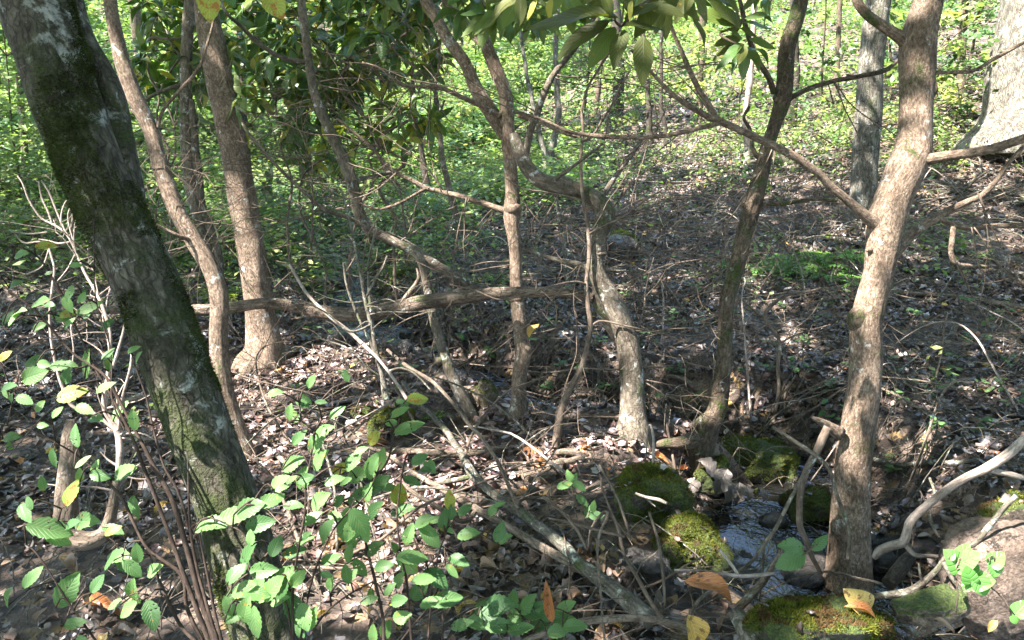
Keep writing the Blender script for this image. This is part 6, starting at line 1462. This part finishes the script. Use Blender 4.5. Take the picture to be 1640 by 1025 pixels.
# ferns
def fern(label, px_, py_, n, L, seed, group=None, col=(.10, .19, .03)):
    r = random.Random(seed); d = hit(px_, py_); b0 = at(px_, py_, d)
    g = thing('fern', label, 'fern', b0, group)
    for k in range(n):
        a = 2 * math.pi * k / n + r.uniform(-.3, .3); Lf = L * r.uniform(.7, 1.15)
        dirh = Vector((math.cos(a), math.sin(a), 0)); Pp = []
        for i in range(13):
            t = i / 12; Pp.append(b0 + dirh * Lf * t * .9 + Vector((0, 0, Lf * (.75 * t - .75 * t * t) + .01)))
        V, Q, = [], []
        side = Vector((-math.sin(a), math.cos(a), 0))
        for i in range(1, 13):
            t = i / 12; w = Lf * .26 * math.sin(math.pi * min(1, t * .9 + .12)) * (1 - t * .35)
            for sg in (-1, 1):
                p0 = Pp[i - 1]; p1 = Pp[i]; tip = (p0 + p1) / 2 + side * sg * w + (p1 - p0) * .6 + Vector((0, 0, r.gauss(0, .004) - w * .15)); mm = (p0 + p1) / 2
                o0 = len(V); V += [tuple(p0), tuple(mm + side * sg * w * .5 - (p1 - p0) * .3), tuple(tip), tuple(mm + side * sg * w * .5 + (p1 - p0) * .75)]; Q.append((o0, o0 + 1, o0 + 2, o0 + 3))
        V = np.array(V); c = np.tile(np.array(col) * r.uniform(.8, 1.2), (len(V), 1))
        mesh_np('frond', V, np.array(Q), M['green_mass'], parent=g, col=c)
    return g
fern('small pale green fern in the sunny bank near the arching stem foot', 698, 672, 5, .12, 1, col=(.2, .32, .05))
fern('dark fern sprig rooted right at the stout trunk foot', 1412, 945, 5, .10, 2, col=(.05, .10, .02))
fern('tiny bright fern by the dark gully under the log', 634, 535, 5, .13, 3, col=(.2, .32, .05))
fr = random.Random(4)
for i in range(54):
    px_, py_ = (fr.gauss(300, 110), fr.gauss(395, 38)) if i < 26 else (fr.gauss(640, 70), fr.gauss(400, 34))
    if i >= 38: px_, py_ = fr.gauss(1300, 45), fr.gauss(436, 14)
    wh = 'behind the straight tan trunk and mossy trunk' if i < 26 else 'beyond the log under the arching stem' if i < 38 else 'on the slope just left of the stout trunk'
    fern('feathery green fern ' + wh, px_, py_, 7, fr.uniform(.22, .38), 10 + i, 'ferns ' + wh, col=fr.choice([(.10, .17, .025), (.14, .19, .02), (.06, .12, .025)] if i < 38 else [(.13, .27, .06), (.18, .32, .07)]))

# ------------------------------------------------------------------ saplings and thickets beyond the stream: leaves in flat layered sprays
def foliage_cloud(cx, cy_, cz, rx, ry, rz, n, L, w, layers=6, r=rng):
    """leaves grouped in drooping flat sprays inside an ellipsoid"""
    ns = max(6, n // 26)
    th = r.uniform(0, 2 * np.pi, ns); rad = r.random(ns) ** .5; zz = r.uniform(-1, 1, ns)
    sx = cx + rx * rad * np.cos(th) * np.sqrt(1 - zz ** 2 * .7); sy = cy_ + ry * rad * np.sin(th) * np.sqrt(1 - zz ** 2 * .7); szz = cz + rz * zz
    k = r.integers(0, ns, n); a = th[k] + r.normal(0, .5, n); dd = r.gamma(2, .10, n) * (rx / 1.2) ** .5
    X = sx[k] + dd * np.cos(a); Y = sy[k] + dd * np.sin(a); Z = szz[k] - .18 * dd + r.normal(0, .035, n)
    sc_ = GP[r.choice(5, ns, p=w)][k] * r.uniform(.75, 1.3, (n, 1))
    return X, Y, Z, r.uniform(L * .6, L * 1.35, n), sc_
def sapling(label, px_, base_py, hgt, rx, n, L, w, d=None, seed=1, group=None, name='sapling', low=.25):
    r = random.Random(seed)
    d = d or min(hit(px_, base_py), 30)
    p = at(px_, base_py, d); bx, by = p.x, p.y; bz = float(H(bx, by))
    g = thing(name, label, 'sapling', (bx, by, bz), group)
    lean = (r.gauss(0, .12), r.gauss(0, .12))
    P = [(bx + lean[0] * t * hgt + .03 * math.sin(t * 7 + seed), by + lean[1] * t * hgt, bz - .1 + t * hgt) for t in np.linspace(0, 1, 8)]
    Rr = [max(.035 * (hgt / 5) * (1 - .8 * t), .004) for t in np.linspace(0, 1, 8)]
    Ps, Rs = smooth_path(P, Rr, step=.2); V, fs, tc = tube_np(Ps, Rs, 7, seed=seed)
    mesh_np('trunk', V, fs, M['brown_bark'], parent=g, tc=tc)
    zc = bz + hgt * (low + (1 - low) / 2); rz = hgt * (1 - low) / 2
    br = []
    for k in range(9):
        t = r.uniform(low, .95); i = int(t * 7); q = Vector(P[i]); a = r.uniform(0, 6.28)
        e = q + Vector((math.cos(a) * rx * .8, math.sin(a) * rx * .8, r.uniform(.0, .4)))
        br.append(([tuple(q), tuple((q + e) / 2 + Vector((0, 0, .1))), tuple(e)], [.008, .006, .003]))
    twigs_mesh('branches', g, br, M['brown_bark'], sides=4)['kind'] = 'stuff'
    X, Y, Z, Lq, c = foliage_cloud(bx + lean[0] * hgt * .6, by + lean[1] * hgt * .6, zc, rx, rx, rz, n, L, w)
    o = leaves_mesh('foliage', X, Y, Z, Lq, T_dia, .45, c, M['green_mass'], parent=g)
    return g
W1 = [.42, .26, .08, .20, .04]; W2 = [.2, .42, .22, .14, .02]; W3 = [.15, .25, .15, .45, 0]; W4 = [.4, .2, .05, .1, .25]
SAP = [ # px, base py, height, radius, leaves, leaf size, palette
 (560, 262, 4.0, 1.6, 2600, .12, W1, 'tall bright sapling behind the evergreen leaves left of the clearing'),
 (760, 250, 3.6, 1.4, 2400, .11, W1, 'leafy sapling seen through the fork of the middle stem'),
 (850, 240, 2.2, 1.1, 1000, .12, W1, 'broad-leaved bright green sapling right of the middle stem fork'),
 (930, 215, 3.4, 1.3, 1100, .11, W2, 'sapling with bluish green sprays behind the big hanging leaves'),
 (1050, 215, 1.6, 1.2, 850, .10, W4, 'yellow-green low sapling between the two slim poles and the white-strip trunk'),
 (1130, 200, 2.6, 1.3, 1000, .11, W1, 'sapling glowing behind the dangling evergreen whorl'),
 (1190, 235, 1.4, .9, 650, .09, W4, 'small bright sapling at the foot of the white-strip trunk'),
 (1320, 170, 3.0, 1.5, 1100, .12, W1, 'sapling of layered bright leaves left of the ridged trunk'),
 (1345, 235, .7, .9, 600, .08, W4, 'waist-high bright thicket sprig beside the ridged trunk'),
 (1430, 160, 3.2, 1.4, 1000, .12, W3, 'bluish green sapling right of the ridged trunk'),
 (1500, 200, 1.3, 1.0, 800, .10, W4, 'yellow-lit bush next to the flared root of the broad trunk'),
 (1540, 150, 3.4, 1.5, 1200, .12, W3, 'dense mint green sapling left of the broad trunk'),
 (40, 330, 2.6, 1.2, 2600, .10, W1, 'bright leafy thicket left of the leaning mossy trunk'),
 (10, 260, 4.6, 1.6, 3000, .11, W2, 'tall sapling at the far left edge above the thicket'),
 (230, 330, 1.6, 1.1, 2000, .10, W1, 'bright bush between the mossy trunk and the pinkish stem'),
 (290, 260, 3.6, 1.4, 2400, .11, W2, 'sapling behind the twin-stemmed grey trunk'),
 (450, 270, 2.2, 1.2, 2000, .11, W1, 'bush right of the straight tan trunk, behind the bare twigs'),
 (120, 280, 4.4, 1.5, 2400, .11, W2, 'sapling half hidden by the mossy trunk'),
 (1620, 190, .9, .8, 650, .09, W1, 'leafy seedlings thicket around the broad trunk root'),
]
for i, (px_, bpy_, hg, rx, n, L, w, lab) in enumerate(SAP):
    w = np.array(w, float); w /= w.sum()
    sapling(lab, px_, bpy_, hg, rx, n, L, w, seed=i + 3, low=.12)
# the wood beyond: layered thickets on the rising ground, one mass
def thicket(y0, y1, n, L, hmax, w, gap=.1, x0=None, x1=None, clump=.35):
    w = np.array(w, float); w /= w.sum()
    ns = n // 40
    sy = rng.uniform(y0, y1, ns); half = .72 * sy + 3
    sx = rng.uniform(-1, 1, ns) * half
    if x0 is not None: sx = rng.uniform(x0, x1, ns) * sy
    cl = fbm(sx * clump, sy * clump, 2.0, 3)
    k = cl > gap - .25 + rng.uniform(-.15, .15, ns); sx, sy = sx[k], sy[k]; ns = len(sx)
    sh = rng.random(ns) ** .9 * hmax * (.75 + .7 * fbm(sx * .3, sy * .3, 6.0, 2))
    k = rng.integers(0, ns, n)
    a = rng.uniform(0, 2 * np.pi, n); dd = rng.gamma(2, .16, n)
    X = sx[k] + dd * np.cos(a); Y = sy[k] + dd * np.sin(a); Z = H(X, Y) + sh[k].clip(.05, 99) - .15 * dd + rng.normal(0, .06, n)
    c = GP[rng.choice(5, ns, p=w)][k] * rng.uniform(.75, 1.3, (n, 1)) * (1 + .25 * fbm(X * .5, Y * .5, 1.0, 2))[:, None]
    return leaves_mesh('distant_thicket', X, Y, Z, rng.uniform(L * .6, L * 1.3, n), T_dia, .32, c, M['green_mass'])
thicket(14, 22, 40000, .14, 1.3, W1, gap=.0, x0=-.75, x1=.0)
thicket(18, 27, 16000, .11, .4, W1, gap=.14, x0=.0, x1=.75)
thicket(7, 14, 26000, .09, .55, W1, gap=-.05, x0=-.75, x1=-.22)
thicket(9, 15, 9000, .10, .5, W1, gap=.0, x0=-.3, x1=.1)
thicket(20, 32, 45000, .16, 3.3, W1, gap=.08, x0=-.75, x1=.08)
thicket(24, 34, 26000, .16, 1.6, W1, gap=.16, x0=.08, x1=.78)
thicket(30, 46, 95000, .25, 7.5, [.3, .3, .05, .3, .05], gap=-.1)
thicket(44, 62, 60000, .5, 15, [.4, .2, .05, .3, .05], gap=-.4)
thicket(12, 16, 9000, .11, .9, W1, gap=.15, x0=-.7, x1=-.1)
# slim trunks in the far wood
RT_ = random.Random(15)
for i in range(26):
    yy = RT_.uniform(20, 40); xx = RT_.uniform(-.62, .62) * yy; zz = float(H(xx, yy)); hg = RT_.uniform(9, 14); r0 = RT_.uniform(.05, .16)
    g = thing('distant_tree', 'slim trunk rising out of the far sunlit thickets', 'tree', (xx, yy, zz), 'slim trunks of the far wood')
    ln = RT_.gauss(0, .05)
    P = [(xx + ln * t * hg + .1 * math.sin(t * 5 + i), yy, zz - .2 + t * hg) for t in np.linspace(0, 1, 7)]
    Ps, Rs = smooth_path(P, [r0 * (1 - .6 * t) for t in np.linspace(0, 1, 7)], step=.5); V, fs, tc = tube_np(Ps, Rs, 9, seed=i)
    mesh_np('trunk', V, fs, M['brown_bark' if i % 3 else 'grey_bark'], parent=g, tc=tc)
    X, Y, Z, Lq, c = foliage_cloud(xx + ln * hg, yy, zz + hg, 2.2, 2.2, 2.0, 500, .35, np.array([.3, .35, .15, .2, 0]))
    leaves_mesh('crown', X, Y, Z, Lq, T_dia, .5, c, M['green_mass'], parent=g)

# ------------------------------------------------------------------ unseen canopy added overhead for shade, gaps cut to place the sun patches
def sun_pt(px_, py_, d=None): 
    d = d or hit(px_, py_)
    return at(px_, py_, d)
GAPS = []   # (point, radius) of holes cut through the canopy towards the sun
for (a, b, r_) in [(430, 600, .22), (500, 585, .2), (560, 575, .16), (400, 640, .16), (540, 690, .2), (610, 650, .12), (480, 700, .18), (600, 745, .12), (450, 750, .14), (700, 790, .16), (640, 830, .14), (560, 870, .18), (500, 900, .14), (580, 930, .14), (480, 860, .12), (640, 900, .1), (720, 720, .1), (380, 620, .12), (790, 760, .1),
                    (1000, 718, .13), (1060, 722, .09), (940, 722, .07), (900, 650, .08), (1185, 630, .09), (1190, 665, .06), (260, 690, .09), (240, 830, .05), (850, 770, .08), (870, 720, .05), (780, 800, .08),
                    (60, 850, .06), (350, 960, .07), (1470, 720, .04), (1590, 990, .08), (1630, 990, .1), (1540, 1000, .06), (300, 960, .05), (420, 990, .08), (200, 1000, .06), (1620, 385, .1), (1090, 305, .25), (1060, 320, .15), (1130, 290, .12), (1420, 640, .04), (1290, 800, .05), (1300, 920, .06)]:
    GAPS.append((sun_pt(a, b), r_))
def gt(key, pts):
    d0 = TREE[key][1]
    for (a, b, r_) in pts: GAPS.append((at(a, b, d0 - .05), r_ * .75))
gt('T8', [(1421, 350, .07), (1414, 392, .08), (1410, 430, .06), (1430, 310, .07), (1455, 262, .05), (1395, 480, .05), (1390, 540, .04), (1470, 235, .04), (1383, 640, .03), (1395, 610, .03), (1560, 245, .05), (1600, 232, .06), (1650, 216, .06), (1370, 335, .04), (1340, 310, .03), (1380, 430, .04)])
gt('T5', [(822, 350, .05), (825, 392, .06), (826, 440, .05), (828, 480, .03), (747, 317, .04), (780, 330, .04), (707, 307, .03), (834, 545, .03)])
gt('T2', [(353, 590, .07), (352, 540, .06), (362, 640, .07), (372, 680, .07), (268, 300, .03), (250, 240, .04), (350, 500, .05), (215, 160, .03)])
gt('T3', [(415, 575, .12), (400, 590, .12), (430, 560, .1), (410, 440, .1), (400, 400, .07), (420, 500, .08), (390, 330, .05)])
gt('T4', [(690, 500, .05), (700, 540, .05), (706, 580, .04), (684, 460, .04)])
gt('T6', [(965, 500, .05), (975, 515, .05), (957, 410, .04), (948, 425, .05), (1014, 560, .03)])
gt('T10', [(1632, 110, .22), (1625, 160, .28), (1625, 205, .28)])
for (a, b, r_) in [(455, 489, .08), (310, 498, .05)]: GAPS.append((at(a, b, dT6 + .6), r_))
for (a, b, r_) in [(60, 340, .12), (100, 350, .12), (80, 390, .1), (110, 300, .08), (140, 440, .05), (170, 520, .05), (85, 450, .05), (172, 600, .05), (190, 700, .05), (90, 560, .04), (200, 560, .05)]: GAPS.append((at(a, b, 2.68), r_))
for (a, b, r_) in [(230, 950, .06), (215, 975, .05), (245, 985, .05), (140, 840, .05), (90, 850, .04), (220, 950, .05)]: GAPS.append((at(a, b, 1.72), r_))
for (a, b, r_) in [(380, 835, .04), (400, 900, .06), (430, 915, .05), (440, 945, .06), (400, 975, .05), (470, 975, .05), (515, 720, .05), (350, 840, .03), (600, 840, .06), (575, 800, .05), (470, 740, .04)]: GAPS.append((at(a, b, 1.65), r_))
for (a, b, r_) in [(1600, 890, .09), (1595, 930, .10), (1560, 955, .06), (1620, 910, .1), (1580, 750, .05), (1620, 720, .06), (1530, 775, .04), (1640, 900, .06)]: GAPS.append((at(a, b, 2.2), r_))
for (a, b, r_) in [(30, 505, .03), (70, 520, .03), (180, 580, .03), (120, 590, .03), (70, 610, .03)]: GAPS.append((at(a, b, 1.75), r_))
def canopy(n, zlo, zhi, L, x0, x1, y0, y1, thin=0.0):
    S = np.array(SUN_DIR)
    X = rng.uniform(x0, x1, n); Y = rng.uniform(y0, y1, n); Z = rng.uniform(zlo, zhi, n)
    P = np.stack([X, Y, Z], -1)
    # where does this leaf's shadow fall on the ground (z about 0)
    t = Z / S[2]; gx = X - S[0] * t; gy = Y - S[1] * t
    # thinned by where the shadow lands: sunflecks everywhere, larger openings to brighten the distance
    f = fbm(gx * 2.2, gy * 2.2, 3.0, 3)
    far = sstep((gy - np.where(gx < -2.2, 6.5, 9)) / 6)
    keep = f < .50 - .50 * far
    keep &= (rng.random(n) > .35 * far)
    for (c, r_) in GAPS:
        q = P - np.array(c); along = q @ S; perp = q - along[:, None] * S
        dist = np.linalg.norm(perp, axis=1)
        ang = np.arctan2(perp[:, 1], perp[:, 0])
        rr = r_ * .95 * (1 + .55 * noise3(np.cos(ang) * 1.6 + c[0] * 3, np.sin(ang) * 1.6 + c[1] * 3, 0.5)) + L * .25
        keep &= ~((dist < rr) & (along > .3) & (rng.random(n) > .10))
    # opening carved above the stream so the water mirrors sky glints
    q = P - np.array([1.15, 2.75, -.4]); q /= np.linalg.norm(q, axis=1)[:, None]
    keep &= q @ (np.array([.05, math.cos(math.radians(48)), math.sin(math.radians(48))])) < math.cos(math.radians(18))
    X, Y, Z = X[keep], Y[keep], Z[keep]
    c = greens(len(X), [.3, .5, .15, .05, 0])
    return leaves_mesh('shade_canopy_leaves', X, Y, Z, rng.uniform(L * .7, L * 1.3, len(X)), T_dia, .5, c, M['canopy'])
canopy(80000, 5.6, 6.6, .27, -19, 12, -13, 16)
canopy(60000, 6.8, 8.2, .34, -22, 14, -15, 16)

# ------------------------------------------------------------------ tell the members of each group apart by their order across the view
ORD = 'first second third fourth fifth sixth seventh eighth ninth tenth eleventh twelfth thirteenth fourteenth fifteenth sixteenth seventeenth eighteenth nineteenth twentieth'.split()
ORD += ['twenty-' + o for o in ORD[:9]] + ['thirtieth']
bpy.context.view_layer.update()
groups = {}
for o in list(COL.objects):
    if o.parent is None and 'group' in o and 'label' in o:
        groups.setdefault((o['group'], o['label']), []).append(o)
for (g_, l_), obs in groups.items():
    if len(obs) < 2: continue
    def sx_(o):
        return float(project(np.array([list(o.location)]))[0][0])
    obs.sort(key=sx_)
    for i, o in enumerate(obs):
        o['label'] = l_ + ', ' + (ORD[i] if i < len(ORD) else 'one further') + ' from the left'
